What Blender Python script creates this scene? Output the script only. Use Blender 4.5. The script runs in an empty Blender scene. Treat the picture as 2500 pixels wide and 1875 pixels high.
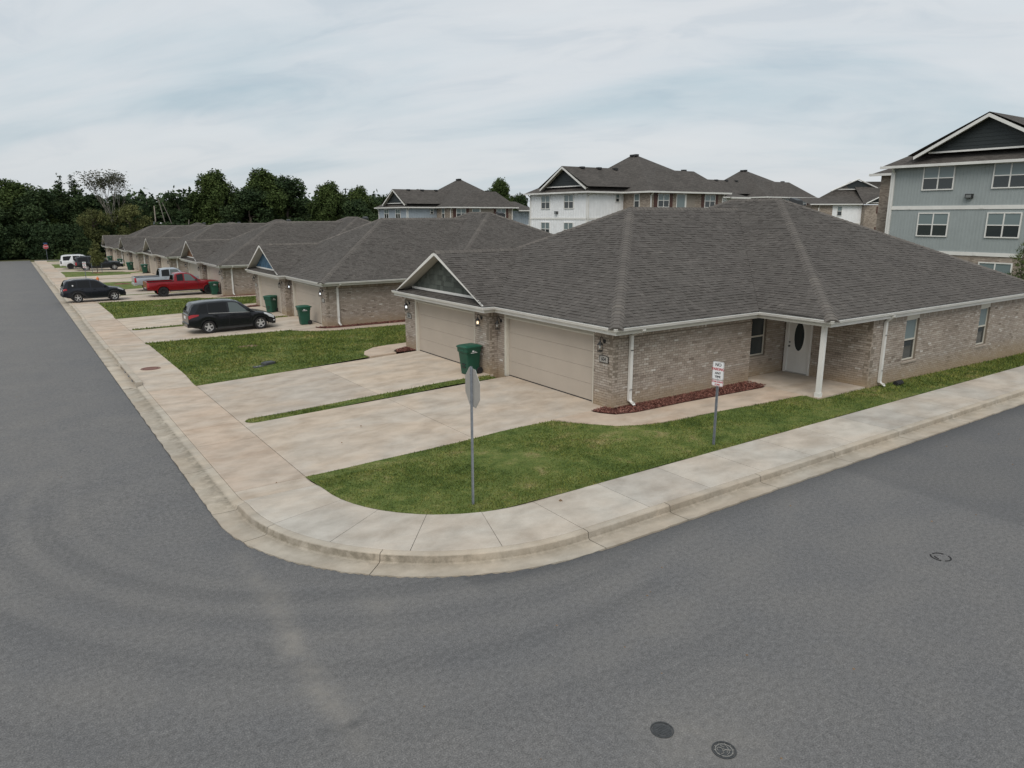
import bpy, bmesh, math, random
import numpy as np
from mathutils import Vector, Matrix
random.seed(7); rng = np.random.default_rng(7)
S = bpy.context.scene
COL = S.collection
R_ = math.radians

# ------------------------------------------------------------------ camera
H = 5.8
PITCH, ROLL, YAW, FPX = 0.231942, -0.001559, 0.605465, 1740.0
cam = bpy.data.cameras.new("camera"); camo = bpy.data.objects.new("camera", cam); COL.objects.link(camo)
cam.sensor_fit = 'HORIZONTAL'; cam.sensor_width = 36.0; cam.lens = FPX/2500*36.0
cam.clip_start = 0.1; cam.clip_end = 3000
cy, sy = math.cos(YAW), math.sin(YAW)
fw = Vector((sy, cy, 0)); rt = Vector((cy, -sy, 0)); up = Vector((0, 0, 1))
f2 = fw*math.cos(PITCH)-up*math.sin(PITCH); u2 = up*math.cos(PITCH)+fw*math.sin(PITCH)
r2 = rt*math.cos(ROLL)+u2*math.sin(ROLL); u3 = u2*math.cos(ROLL)-rt*math.sin(ROLL)
m = Matrix((r2, u3, -f2)).transposed().to_4x4(); m.translation = Vector((0, 0, H))
camo.matrix_world = m
S.camera = camo
CAMP = np.array([0, 0, H])

# ------------------------------------------------------------------ light
SUN_EL, SUN_AZ = 50.0, 228.0          # compass degrees from +Y clockwise
S.view_settings.view_transform = 'Standard'; S.view_settings.look = 'None'
S.view_settings.exposure = 0.25; S.view_settings.gamma = 1.0; S.view_settings.use_curve_mapping = False
W = bpy.data.worlds.new("World"); S.world = W; W.use_nodes = True
nt = W.node_tree; nt.nodes.clear()
def N(t, kind, **kw):
    n = t.nodes.new(kind)
    for k, v in kw.items():
        if k == 'inp':
            for kk, vv in v.items(): n.inputs[kk].default_value = vv
        else: setattr(n, k, v)
    return n
def ramp(t, stops):
    n = t.nodes.new('ShaderNodeValToRGB'); e = n.color_ramp.elements
    while len(e) < len(stops): e.new(0.5)
    for i, (p, c) in enumerate(stops):
        e[i].position = p; e[i].color = (c[0], c[1], c[2], 1) if hasattr(c, '__len__') else (c, c, c, 1)
    return n
sk = N(nt, 'ShaderNodeTexSky', sky_type='NISHITA', sun_disc=False)
sk.sun_elevation = R_(SUN_EL); sk.sun_rotation = R_(SUN_AZ); sk.air_density = 1.0; sk.dust_density = 3.0
tc = N(nt, 'ShaderNodeTexCoord'); sp = N(nt, 'ShaderNodeSeparateXYZ'); nt.links.new(tc.outputs['Generated'], sp.inputs[0])
za = N(nt, 'ShaderNodeMath', operation='ADD', inp={1: 0.30}); nt.links.new(sp.outputs['Z'], za.inputs[0])
zm = N(nt, 'ShaderNodeMath', operation='MAXIMUM', inp={1: 0.05}); nt.links.new(za.outputs[0], zm.inputs[0])
dx = N(nt, 'ShaderNodeMath', operation='DIVIDE'); dy = N(nt, 'ShaderNodeMath', operation='DIVIDE')
nt.links.new(sp.outputs['X'], dx.inputs[0]); nt.links.new(zm.outputs[0], dx.inputs[1])
nt.links.new(sp.outputs['Y'], dy.inputs[0]); nt.links.new(zm.outputs[0], dy.inputs[1])
cb = N(nt, 'ShaderNodeCombineXYZ'); nt.links.new(dx.outputs[0], cb.inputs[0]); nt.links.new(dy.outputs[0], cb.inputs[1])
def cloudnoise(rot, sc, scale, det, rough, dist, loc=(0, 0, 0)):
    mp = N(nt, 'ShaderNodeMapping', vector_type='TEXTURE'); mp.inputs['Rotation'].default_value = (0, 0, rot); mp.inputs['Scale'].default_value = sc
    mp.inputs['Location'].default_value = loc
    nt.links.new(cb.outputs[0], mp.inputs[0])
    n = N(nt, 'ShaderNodeTexNoise', inp={'Scale': scale, 'Detail': det, 'Roughness': rough, 'Distortion': dist})
    nt.links.new(mp.outputs[0], n.inputs['Vector']); return n
n1 = cloudnoise(R_(-47), (2.3, 0.75, 1), 1.5, 8, 0.52, 0.5, (3.1, 4.81, 0))
n2 = cloudnoise(R_(-44), (1.7, 0.8, 1), 4.2, 9, 0.56, 0.7, (0.4, 7.5, 0))
r1 = ramp(nt, [(0.33, (3.9, 4.95, 5.5)), (0.42, (4.95, 5.65, 6.05)), (0.50, (5.75, 6.15, 6.42)), (0.66, (6.25, 6.45, 6.6))])
nt.links.new(n1.outputs['Fac'], r1.inputs[0])
r2n = ramp(nt, [(0.36, (0.90, 0.925, 0.945)), (0.47, 1.0), (0.64, (1.04, 1.035, 1.03))]); nt.links.new(n2.outputs['Fac'], r2n.inputs[0])
mul = N(nt, 'ShaderNodeMix', data_type='RGBA', blend_type='MULTIPLY', inp={0: 1.0})
nt.links.new(r1.outputs[0], mul.inputs[6]); nt.links.new(r2n.outputs[0], mul.inputs[7])
hz = ramp(nt, [(0.0, 0.6), (0.10, 0.35), (0.25, 0.0)]); nt.links.new(sp.outputs['Z'], hz.inputs[0])
mixh = N(nt, 'ShaderNodeMix', data_type='RGBA'); nt.links.new(hz.outputs[0], mixh.inputs[0])
nt.links.new(mul.outputs[2], mixh.inputs[6]); mixh.inputs[7].default_value = (5.9, 6.15, 6.4, 1)
mixs = N(nt, 'ShaderNodeMix', data_type='RGBA', inp={0: 0.90})
nt.links.new(sk.outputs[0], mixs.inputs[6]); nt.links.new(mixh.outputs[2], mixs.inputs[7])
bg = N(nt, 'ShaderNodeBackground', inp={'Strength': 0.10}); out = N(nt, 'ShaderNodeOutputWorld')
nt.links.new(mixs.outputs[2], bg.inputs[0]); nt.links.new(bg.outputs[0], out.inputs[0])
sun = bpy.data.lights.new("sun", 'SUN'); sun.energy = 1.5; sun.angle = R_(32); sun.color = (1.0, 0.95, 0.88)
suno = bpy.data.objects.new("sun", sun); COL.objects.link(suno)
sd = Vector((math.sin(R_(SUN_AZ))*math.cos(R_(SUN_EL)), math.cos(R_(SUN_AZ))*math.cos(R_(SUN_EL)), math.sin(R_(SUN_EL))))
suno.rotation_euler = sd.to_track_quat('Z', 'Y').to_euler(); suno.location = (0, 0, 60)

# ------------------------------------------------------------------ materials
def new_mat(name):
    mt = bpy.data.materials.new(name); mt.use_nodes = True
    t = mt.node_tree; b = t.nodes['Principled BSDF']; return mt, t, b
def L(t, a, b): t.links.new(a, b)
def noise(t, scale, det=4, rough=0.55, vec=None, dist=0.0):
    n = N(t, 'ShaderNodeTexNoise', inp={'Scale': scale, 'Detail': det, 'Roughness': rough, 'Distortion': dist})
    if vec is not None: L(t, vec, n.inputs['Vector'])
    return n
def mixc(t, fac, a, b, mode='MIX'):
    n = N(t, 'ShaderNodeMix', data_type='RGBA', blend_type=mode)
    for s, i in ((fac, 0), (a, 6), (b, 7)):
        if hasattr(s, 'is_linked') or hasattr(s, 'links'): L(t, s, n.inputs[i])
        elif i == 0: n.inputs[0].default_value = s
        else: n.inputs[i].default_value = (*s, 1)
    return n.outputs[2]
def bump(t, b, h, strength=0.3, dist=0.01):
    n = N(t, 'ShaderNodeBump', inp={'Strength': strength, 'Distance': dist}); L(t, h, n.inputs['Height']); L(t, n.outputs[0], b.inputs['Normal'])
def objvec(t, scale=None):
    c = N(t, 'ShaderNodeTexCoord'); o = c.outputs['Object']
    if scale:
        mp = N(t, 'ShaderNodeMapping'); mp.inputs['Scale'].default_value = scale; L(t, o, mp.inputs[0]); o = mp.outputs[0]
    return o
def geovec(t):
    return N(t, 'ShaderNodeNewGeometry').outputs['Position']
def plain(name, c, rough=0.6, metal=0.0, var=0.0, vs=3.0, spec=0.5, bumps=0.0, bs=60.0, coat=0.0):
    mt, t, b = new_mat(name)
    b.inputs['Roughness'].default_value = rough; b.inputs['Metallic'].default_value = metal
    b.inputs['Specular IOR Level'].default_value = spec; b.inputs['Coat Weight'].default_value = coat
    if coat: b.inputs['Coat Roughness'].default_value = 0.04
    v = objvec(t)
    n = noise(t, vs, 5, 0.6, v)
    r = ramp(t, [(0.3, [max(0, x*(1-var)) for x in c]), (0.7, [x*(1+var) for x in c])]); L(t, n.outputs['Fac'], r.inputs[0])
    L(t, r.outputs[0], b.inputs['Base Color'])
    if bumps:
        nb = noise(t, bs, 3, 0.6, v); bump(t, b, nb.outputs['Fac'], bumps, 0.01)
    return mt
def toned(name, stops, rough=0.85, nscale=40.0, nvar=0.25, attr='tone', stain=None, bumps=0.25, transl=0.0):
    """colour picked per piece by its 'tone' value, with grain; stain = (z0, z1, colour) soil splash on masonry"""
    mt, t, b = new_mat(name); b.inputs['Roughness'].default_value = rough; b.inputs['Specular IOR Level'].default_value = 0.25
    a = N(t, 'ShaderNodeAttribute', attribute_name=attr)
    r = ramp(t, stops); L(t, a.outputs['Fac'], r.inputs[0])
    g = geovec(t)
    n = noise(t, nscale, 4, 0.6, g); rn = ramp(t, [(0.3, 1-nvar), (0.7, 1+nvar)]); L(t, n.outputs['Fac'], rn.inputs[0])
    c = mixc(t, 1.0, r.outputs[0], rn.outputs[0], 'MULTIPLY')
    n2 = noise(t, 0.55, 4, 0.6, g); rb = ramp(t, [(0.3, 0.90), (0.7, 1.09)]); L(t, n2.outputs['Fac'], rb.inputs[0])
    c = mixc(t, 1.0, c, rb.outputs[0], 'MULTIPLY')
    if stain:
        o = objvec(t); s = N(t, 'ShaderNodeSeparateXYZ'); L(t, o, s.inputs[0])
        n3 = noise(t, 2.5, 5, 0.65, g)
        ad = N(t, 'ShaderNodeMath', operation='MULTIPLY_ADD', inp={1: -0.5, 2: 0.25}); L(t, n3.outputs['Fac'], ad.inputs[0])
        ad2 = N(t, 'ShaderNodeMath', operation='ADD'); L(t, s.outputs['Z'], ad2.inputs[0]); L(t, ad.outputs[0], ad2.inputs[1])
        mr = N(t, 'ShaderNodeMapRange', inp={'From Min': stain[0], 'From Max': stain[1], 'To Min': 0.85, 'To Max': 0.0}); L(t, ad2.outputs[0], mr.inputs['Value'])
        c = mixc(t, mr.outputs[0], c, stain[2])
    L(t, c, b.inputs['Base Color'])
    if bumps: bump(t, b, n.outputs['Fac'], bumps, 0.006)
    return mt

M = {}
def asphalt():
    mt, t, b = new_mat('asphalt'); b.inputs['Roughness'].default_value = 0.9; b.inputs['Specular IOR Level'].default_value = 0.25
    g = geovec(t)
    fine = noise(t, 55, 3, 0.7, g); med = noise(t, 13, 6, 0.7, g); big = noise(t, 0.5, 7, 0.65, g, 0.3)
    c = ramp(t, [(0.25, (0.070, 0.070, 0.072)), (0.5, (0.138, 0.137, 0.137)), (0.78, (0.26, 0.25, 0.24))]); L(t, fine.outputs['Fac'], c.inputs[0])
    rm = ramp(t, [(0.32, 0.76), (0.68, 1.22)]); L(t, med.outputs['Fac'], rm.inputs[0])
    rb = ramp(t, [(0.34, (0.935, 0.94, 0.955)), (0.66, (1.075, 1.06, 1.04))]); L(t, big.outputs['Fac'], rb.inputs[0])
    x = mixc(t, 1, c.outputs[0], rm.outputs[0], 'MULTIPLY'); x = mixc(t, 1, x, rb.outputs[0], 'MULTIPLY')
    a = N(t, 'ShaderNodeAttribute', attribute_name='wear')
    nm = noise(t, 3, 6, 0.7, g); mm = N(t, 'ShaderNodeMath', operation='MULTIPLY'); L(t, a.outputs['Fac'], mm.inputs[0])
    rr = ramp(t, [(0.35, 0.3), (0.65, 1.0)]); L(t, nm.outputs['Fac'], rr.inputs[0]); L(t, rr.outputs[0], mm.inputs[1])
    x = mixc(t, mm.outputs[0], x, (0.27, 0.25, 0.22))
    d = N(t, 'ShaderNodeAttribute', attribute_name='dark')
    x = mixc(t, d.outputs['Fac'], x, (0.052, 0.054, 0.058))
    L(t, x, b.inputs['Base Color']); bump(t, b, fine.outputs['Fac'], 0.5, 0.008); return mt
M['asphalt'] = asphalt()
def concrete(name, base, warm, amt=0.5, dirt=False):
    mt, t, b = new_mat(name); b.inputs['Roughness'].default_value = 0.88; b.inputs['Specular IOR Level'].default_value = 0.25
    g = geovec(t)
    mpv = N(t, 'ShaderNodeMapping'); mpv.inputs['Scale'].default_value = (0.8, 1.15, 1.0); L(t, g, mpv.inputs[0])
    big = noise(t, 0.55, 7, 0.6, mpv.outputs[0], 0.4); med = noise(t, 1.5, 9, 0.62, mpv.outputs[0], 0.25); fine = noise(t, 70, 3, 0.6, g)
    r = ramp(t, [(0.36, base), (0.62, warm)]); L(t, big.outputs['Fac'], r.inputs[0])
    rm = ramp(t, [(0.34, (0.83, 0.82, 0.81)), (0.47, (0.97, 0.97, 0.97)), (0.62, (1.12, 1.13, 1.14))]); L(t, med.outputs['Fac'], rm.inputs[0])
    rf = ramp(t, [(0.3, 0.93), (0.7, 1.06)]); L(t, fine.outputs['Fac'], rf.inputs[0])
    x = mixc(t, 1, r.outputs[0], rm.outputs[0], 'MULTIPLY'); x = mixc(t, 1, x, rf.outputs[0], 'MULTIPLY')
    oi = N(t, 'ShaderNodeObjectInfo'); ro = ramp(t, [(0, (0.93, 0.93, 0.94)), (1, (1.06, 1.05, 1.04))]); L(t, oi.outputs['Random'], ro.inputs[0])
    x = mixc(t, 1, x, ro.outputs[0], 'MULTIPLY')
    # sparse dark spots and scuffs
    sp_ = noise(t, 5.5, 6, 0.8, mpv.outputs[0], 0.4); rs = ramp(t, [(0.62, 0.0), (0.72, 0.35)]); L(t, sp_.outputs['Fac'], rs.inputs[0])
    x = mixc(t, rs.outputs[0], x, (0.20, 0.17, 0.14))
    if dirt:
        a = N(t, 'ShaderNodeAttribute', attribute_name='dirt'); nd = noise(t, 4.5, 7, 0.75, g, 0.5)
        rd = ramp(t, [(0.34, 0.15), (0.6, 1.0)]); L(t, nd.outputs['Fac'], rd.inputs[0])
        mm = N(t, 'ShaderNodeMath', operation='MULTIPLY'); L(t, a.outputs['Fac'], mm.inputs[0]); L(t, rd.outputs[0], mm.inputs[1])
        x = mixc(t, mm.outputs[0], x, (0.20, 0.175, 0.135))
    L(t, x, b.inputs['Base Color']); bump(t, b, fine.outputs['Fac'], 0.2, 0.004); return mt
M['con_drive'] = concrete('concrete_driveway', (0.445, 0.395, 0.335), (0.455, 0.375, 0.295))
M['con_apron'] = concrete('concrete_apron', (0.45, 0.38, 0.31), (0.455, 0.355, 0.272))
M['con_walk'] = concrete('concrete_sidewalk', (0.435, 0.405, 0.357), (0.44, 0.385, 0.322))
M['con_curb'] = concrete('concrete_curb', (0.41, 0.37, 0.31), (0.44, 0.375, 0.295), dirt=True)
M['joint'] = plain('joint_filler', (0.09, 0.08, 0.065), 0.95, var=0.3, vs=20)
def lawnmat(name, stops, attr=None):
    mt, t, b = new_mat(name); b.inputs['Roughness'].default_value = 0.9; b.inputs['Specular IOR Level'].default_value = 0.15
    g = geovec(t)
    big = noise(t, 0.42, 6, 0.65, g, 0.6); fine = noise(t, 22, 4, 0.7, g); med = noise(t, 2.2, 6, 0.7, g, 0.4)
    r = ramp(t, stops); 
    ad = N(t, 'ShaderNodeMath', operation='MULTIPLY_ADD', inp={1: 0.55}); L(t, med.outputs['Fac'], ad.inputs[0])
    ml = N(t, 'ShaderNodeMath', operation='MULTIPLY', inp={1: 0.45}); L(t, big.outputs['Fac'], ml.inputs[0]); L(t, ml.outputs[0], ad.inputs[2])
    L(t, ad.outputs[0], r.inputs[0])
    rf = ramp(t, [(0.25, 0.62), (0.75, 1.35)]); L(t, fine.outputs['Fac'], rf.inputs[0])
    x = mixc(t, 1, r.outputs[0], rf.outputs[0], 'MULTIPLY')
    if attr:
        a = N(t, 'ShaderNodeAttribute', attribute_name='tone'); ra = ramp(t, [(0, (0.60, 0.66, 0.6)), (0.7, (1.3, 1.22, 1.05)), (1, (2.0, 1.7, 1.4))]); L(t, a.outputs['Fac'], ra.inputs[0])
        x = mixc(t, 1, x, ra.outputs[0], 'MULTIPLY')
    L(t, x, b.inputs['Base Color']); bump(t, b, fine.outputs['Fac'], 0.8, 0.03)
    if attr: b.inputs['Subsurface Weight'].default_value = 0.0
    return mt
GR = [(0.37, (0.058, 0.088, 0.022)), (0.46, (0.096, 0.134, 0.034)), (0.55, (0.145, 0.172, 0.050)), (0.635, (0.235, 0.215, 0.095))]
M['lawn'] = lawnmat('lawn_soil_and_turf', GR); M['blade'] = lawnmat('grass_blade', GR, True)
M['field'] = lawnmat('rough_grass', [(0.35, (0.06, 0.075, 0.03)), (0.65, (0.13, 0.12, 0.06))])
M['soil'] = plain('bare_soil', (0.19, 0.125, 0.075), 0.95, var=0.35, vs=9, bumps=0.5, bs=40)
BR = [(0.0, (0.19, 0.155, 0.128)), (0.2, (0.28, 0.235, 0.195)), (0.45, (0.345, 0.295, 0.25)), (0.7, (0.40, 0.352, 0.305)), (0.9, (0.49, 0.45, 0.405)), (1.0, (0.58, 0.55, 0.51))]
SPL = (-0.05, 0.60, (0.34, 0.255, 0.165))
M['brick'] = toned('taupe_brick', BR, 0.9, 30, 0.22, stain=SPL)
M['mortar'] = toned('mortar', [(0, (0.20, 0.168, 0.135)), (1, (0.20, 0.168, 0.135))], 0.95, 30, 0.15, stain=SPL)  # mortar darkened, shade of the recessed joints put into its colour
SH = [(0.0, (0.046, 0.041, 0.037)), (0.30, (0.084, 0.076, 0.069)), (0.6, (0.103, 0.094, 0.086)), (0.9, (0.128, 0.116, 0.105)), (1.0, (0.15, 0.135, 0.12))]
M['shingle'] = toned('asphalt_shingle', SH, 0.95, 45, 0.22)
M['roofdeck'] = plain('roof_underlay', (0.06, 0.055, 0.05), 0.95)
M['white'] = plain('white_trim_paint', (0.70, 0.69, 0.66), 0.45, var=0.05, vs=2)
M['gutter'] = plain('white_gutter', (0.66, 0.65, 0.62), 0.4, var=0.10, vs=1.2)
M['soffit'] = plain('cream_soffit', (0.48, 0.46, 0.40), 0.6, var=0.04)
M['beige'] = plain('beige_garage_panel', (0.415, 0.360, 0.302), 0.55, var=0.05, vs=1.0, bumps=0.08, bs=90)
M['cream'] = plain('cream_trim', (0.54, 0.51, 0.44), 0.5, var=0.05)
M['black'] = plain('black_metal', (0.018, 0.018, 0.018), 0.45)
M['seal_hollow'] = plain('seal_and_hollow_shade', (0.03, 0.03, 0.03), 0.7)  # black of the door seal, also colours hollows holding only shade
M['galv'] = plain('galvanised_steel', (0.24, 0.26, 0.29), 0.55, 0.5, var=0.2, vs=8)
M['alu'] = plain('sign_back_aluminium', (0.40, 0.385, 0.36), 0.5, 0.35, var=0.08, vs=2)
M['signwhite'] = plain('sign_white', (0.72, 0.72, 0.73), 0.4)
M['signred'] = plain('sign_red', (0.42, 0.02, 0.035), 0.45)
M['signblack'] = plain('sign_black', (0.02, 0.02, 0.025), 0.5)
M['signblue'] = plain('sign_blue', (0.03, 0.06, 0.16), 0.5)
M['bin'] = plain('green_plastic', (0.008, 0.066, 0.040), 0.5, var=0.12, vs=4)
M['binlid'] = plain('green_plastic_lid', (0.012, 0.085, 0.054), 0.48, var=0.14, vs=5)
M['rubber'] = plain('rubber', (0.014, 0.014, 0.015), 0.85, var=0.2, vs=9)
M['iron'] = plain('cast_iron', (0.050, 0.053, 0.055), 0.6, 0.1, var=0.3, vs=15, bumps=0.3, bs=80)
M['chalk'] = plain('scuffed_iron', (0.21, 0.205, 0.19), 0.8, var=0.3, vs=30)
M['rust'] = plain('rusty_iron', (0.165, 0.080, 0.062), 0.85, var=0.35, vs=10)
M['mulch'] = toned('red_mulch', [(0, (0.075, 0.030, 0.024)), (0.5, (0.165, 0.066, 0.050)), (1, (0.28, 0.14, 0.11))], 0.95, 60, 0.3)
M['bark'] = plain('bark', (0.095, 0.075, 0.058), 0.95, var=0.3, vs=6)
M['palebark'] = plain('pale_bark', (0.22, 0.20, 0.17), 0.95, var=0.25, vs=4)
M['orange'] = plain('orange_paint', (0.62, 0.16, 0.03), 0.5)
M['woodpole'] = plain('weathered_pole', (0.33, 0.29, 0.24), 0.9, var=0.2, vs=5)
def glass(name, c, rough=0.06, spec=0.6):
    mt, t, b = new_mat(name); b.inputs['Base Color'].default_value = (*c, 1); b.inputs['Roughness'].default_value = rough
    b.inputs['Specular IOR Level'].default_value = spec; return mt
M['glass'] = glass('window_glass', (0.032, 0.040, 0.042)); M['glassblind'] = glass('glass_over_blind', (0.17, 0.215, 0.22), 0.12)
M['carglass'] = glass('tinted_car_glass', (0.008, 0.009, 0.010), 0.05, 0.28); M['windscreen'] = glass('windscreen_sky_glass', (0.26, 0.30, 0.31), 0.12, 0.9)  # windscreen base paled, sky reflection put into its colour
M['clearglass'] = glass('lantern_glass', (0.16, 0.17, 0.165), 0.15)
M['paleglass'] = glass('clear_side_glass', (0.085, 0.105, 0.105), 0.06, 0.6)
def emit(name, c, s):
    mt, t, b = new_mat(name); b.inputs['Base Color'].default_value = (0.8, 0.8, 0.8, 1); b.inputs['Emission Color'].default_value = (*c, 1); b.inputs['Emission Strength'].default_value = s; return mt
M['bulbwarm'] = emit('lit_bulb_warm', (1, 0.72, 0.42), 1.6); M['bulbwhite'] = emit('lit_bulb_white', (0.9, 0.95, 1), 1.3); M['bulboff'] = plain('bulb_off', (0.5, 0.5, 0.47), 0.3)
def leafmat(name, stops):
    mt, t, b = new_mat(name); b.inputs['Roughness'].default_value = 0.75; b.inputs['Specular IOR Level'].default_value = 0.15
    a = N(t, 'ShaderNodeAttribute', attribute_name='tone'); r = ramp(t, stops); L(t, a.outputs['Fac'], r.inputs[0]); L(t, r.outputs[0], b.inputs['Base Color'])
    return mt
M['leaf'] = leafmat('oak_leaf', [(0, (0.026, 0.042, 0.013)), (0.5, (0.056, 0.084, 0.024)), (1, (0.098, 0.130, 0.038))])
M['leafdark'] = leafmat('pine_leaf', [(0, (0.018, 0.034, 0.015)), (0.5, (0.040, 0.066, 0.026)), (1, (0.072, 0.102, 0.040))])
M['leafolive'] = leafmat('olive_leaf', [(0, (0.060, 0.068, 0.024)), (0.5, (0.105, 0.116, 0.040)), (1, (0.155, 0.162, 0.060))])
M['leafdry'] = leafmat('dry_leaf', [(0, (0.030, 0.034, 0.02)), (0.5, (0.055, 0.06, 0.036)), (1, (0.09, 0.09, 0.06))])
def siding(name, c, groove=0.0):
    """painted vertical board siding; groove lines are shallow real relief by bump"""
    mt, t, b = new_mat(name); b.inputs['Roughness'].default_value = 0.6
    g = objvec(t); n = noise(t, 1.3, 5, 0.6, g); r = ramp(t, [(0.3, [x*0.93 for x in c]), (0.7, [x*1.05 for x in c])]); L(t, n.outputs['Fac'], r.inputs[0])
    L(t, r.outputs[0], b.inputs['Base Color']); return mt
M['sidewhite'] = siding('white_board_siding', (0.79, 0.80, 0.81)); M['sideblue'] = siding('pale_blue_grey_siding', (0.33, 0.375, 0.42)); M['sidegrey'] = siding('grey_siding', (0.305, 0.338, 0.338))
M['gabledark'] = siding('charcoal_green_lap_siding', (0.017, 0.023, 0.024))
def brickfar(name):
    mt, t, b = new_mat(name); b.inputs['Roughness'].default_value = 0.9
    uv = N(t, 'ShaderNodeUVMap'); br = N(t, 'ShaderNodeTexBrick', inp={'Scale': 1.0, 'Mortar Size': 0.008, 'Brick Width': 0.215, 'Row Height': 0.078, 'Color1': (0.19, 0.15, 0.12, 1), 'Color2': (0.38, 0.325, 0.27, 1), 'Mortar': (0.26, 0.225, 0.19, 1), 'Bias': -0.1})
    L(t, uv.outputs[0], br.inputs['Vector']); g = geovec(t); n = noise(t, 0.7, 5, 0.6, g); r = ramp(t, [(0.3, 0.85), (0.7, 1.15)]); L(t, n.outputs['Fac'], r.inputs[0])
    L(t, mixc(t, 1, br.outputs['Color'], r.outputs[0], 'MULTIPLY'), b.inputs['Base Color']); return mt
M['brickfar'] = brickfar('apartment_brick')
def roofar(name):
    mt, t, b = new_mat(name); b.inputs['Roughness'].default_value = 0.95; b.inputs['Specular IOR Level'].default_value = 0.2
    uv = N(t, 'ShaderNodeUVMap'); br = N(t, 'ShaderNodeTexBrick', inp={'Scale': 1.0, 'Mortar Size': 0.012, 'Brick Width': 0.33, 'Row Height': 0.145, 'Color1': (0.065, 0.059, 0.053, 1), 'Color2': (0.105, 0.095, 0.086, 1), 'Mortar': (0.05, 0.045, 0.042, 1)})
    L(t, uv.outputs[0], br.inputs['Vector']); g = geovec(t); n = noise(t, 0.4, 5, 0.6, g); r = ramp(t, [(0.3, 0.88), (0.7, 1.12)]); L(t, n.outputs['Fac'], r.inputs[0])
    L(t, mixc(t, 1, br.outputs['Color'], r.outputs[0], 'MULTIPLY'), b.inputs['Base Color']); return mt
M['roofar'] = roofar('apartment_shingles')
M['shutter'] = plain('dark_red_brown_shutter', (0.075, 0.030, 0.022), 0.6, var=0.2, vs=3)
SHK = {'olive': (0.083, 0.093, 0.082), 'blue': (0.065, 0.125, 0.190), 'brown': (0.155, 0.085, 0.050), 'slate': (0.07, 0.08, 0.075), 'dark': (0.03, 0.035, 0.035), 'grey': (0.09, 0.09, 0.085)}
for k_, c_ in SHK.items():
    M['shake_'+k_] = toned(k_+'_shake', [(0, [x*0.72 for x in c_]), (1, [x*1.25 for x in c_])], 0.85, 35, 0.2)
def paint(name, c, rough=0.25, metal=0.3): return plain(name, c, rough, metal, 0.0, spec=0.35, coat=0.35)
M['pblack'] = paint('black_car_paint', (0.012, 0.013, 0.016)); M['pnavy'] = paint('black_blue_car_paint', (0.010, 0.012, 0.018)); M['pred'] = paint('red_truck_paint', (0.23, 0.008, 0.014))
M['pwhite'] = paint('white_car_paint', (0.68, 0.69, 0.70), 0.3, 0.0); M['psilver'] = paint('pale_silver_paint', (0.36, 0.39, 0.42), 0.3, 0.4); M['pgrey'] = paint('charcoal_car_paint', (0.022, 0.025, 0.028))
M['trim'] = plain('black_plastic_trim', (0.022, 0.023, 0.024), 0.7); M['chrome'] = plain('chrome', (0.52, 0.52, 0.52), 0.35, 0.35); M['rimdark'] = plain('dark_wheel', (0.03, 0.03, 0.032), 0.45, 0.4)
M['lampred'] = plain('red_lamp_lens', (0.32, 0.015, 0.02), 0.2); M['lampclear'] = plain('clear_lamp_lens', (0.55, 0.57, 0.58), 0.15)

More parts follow.
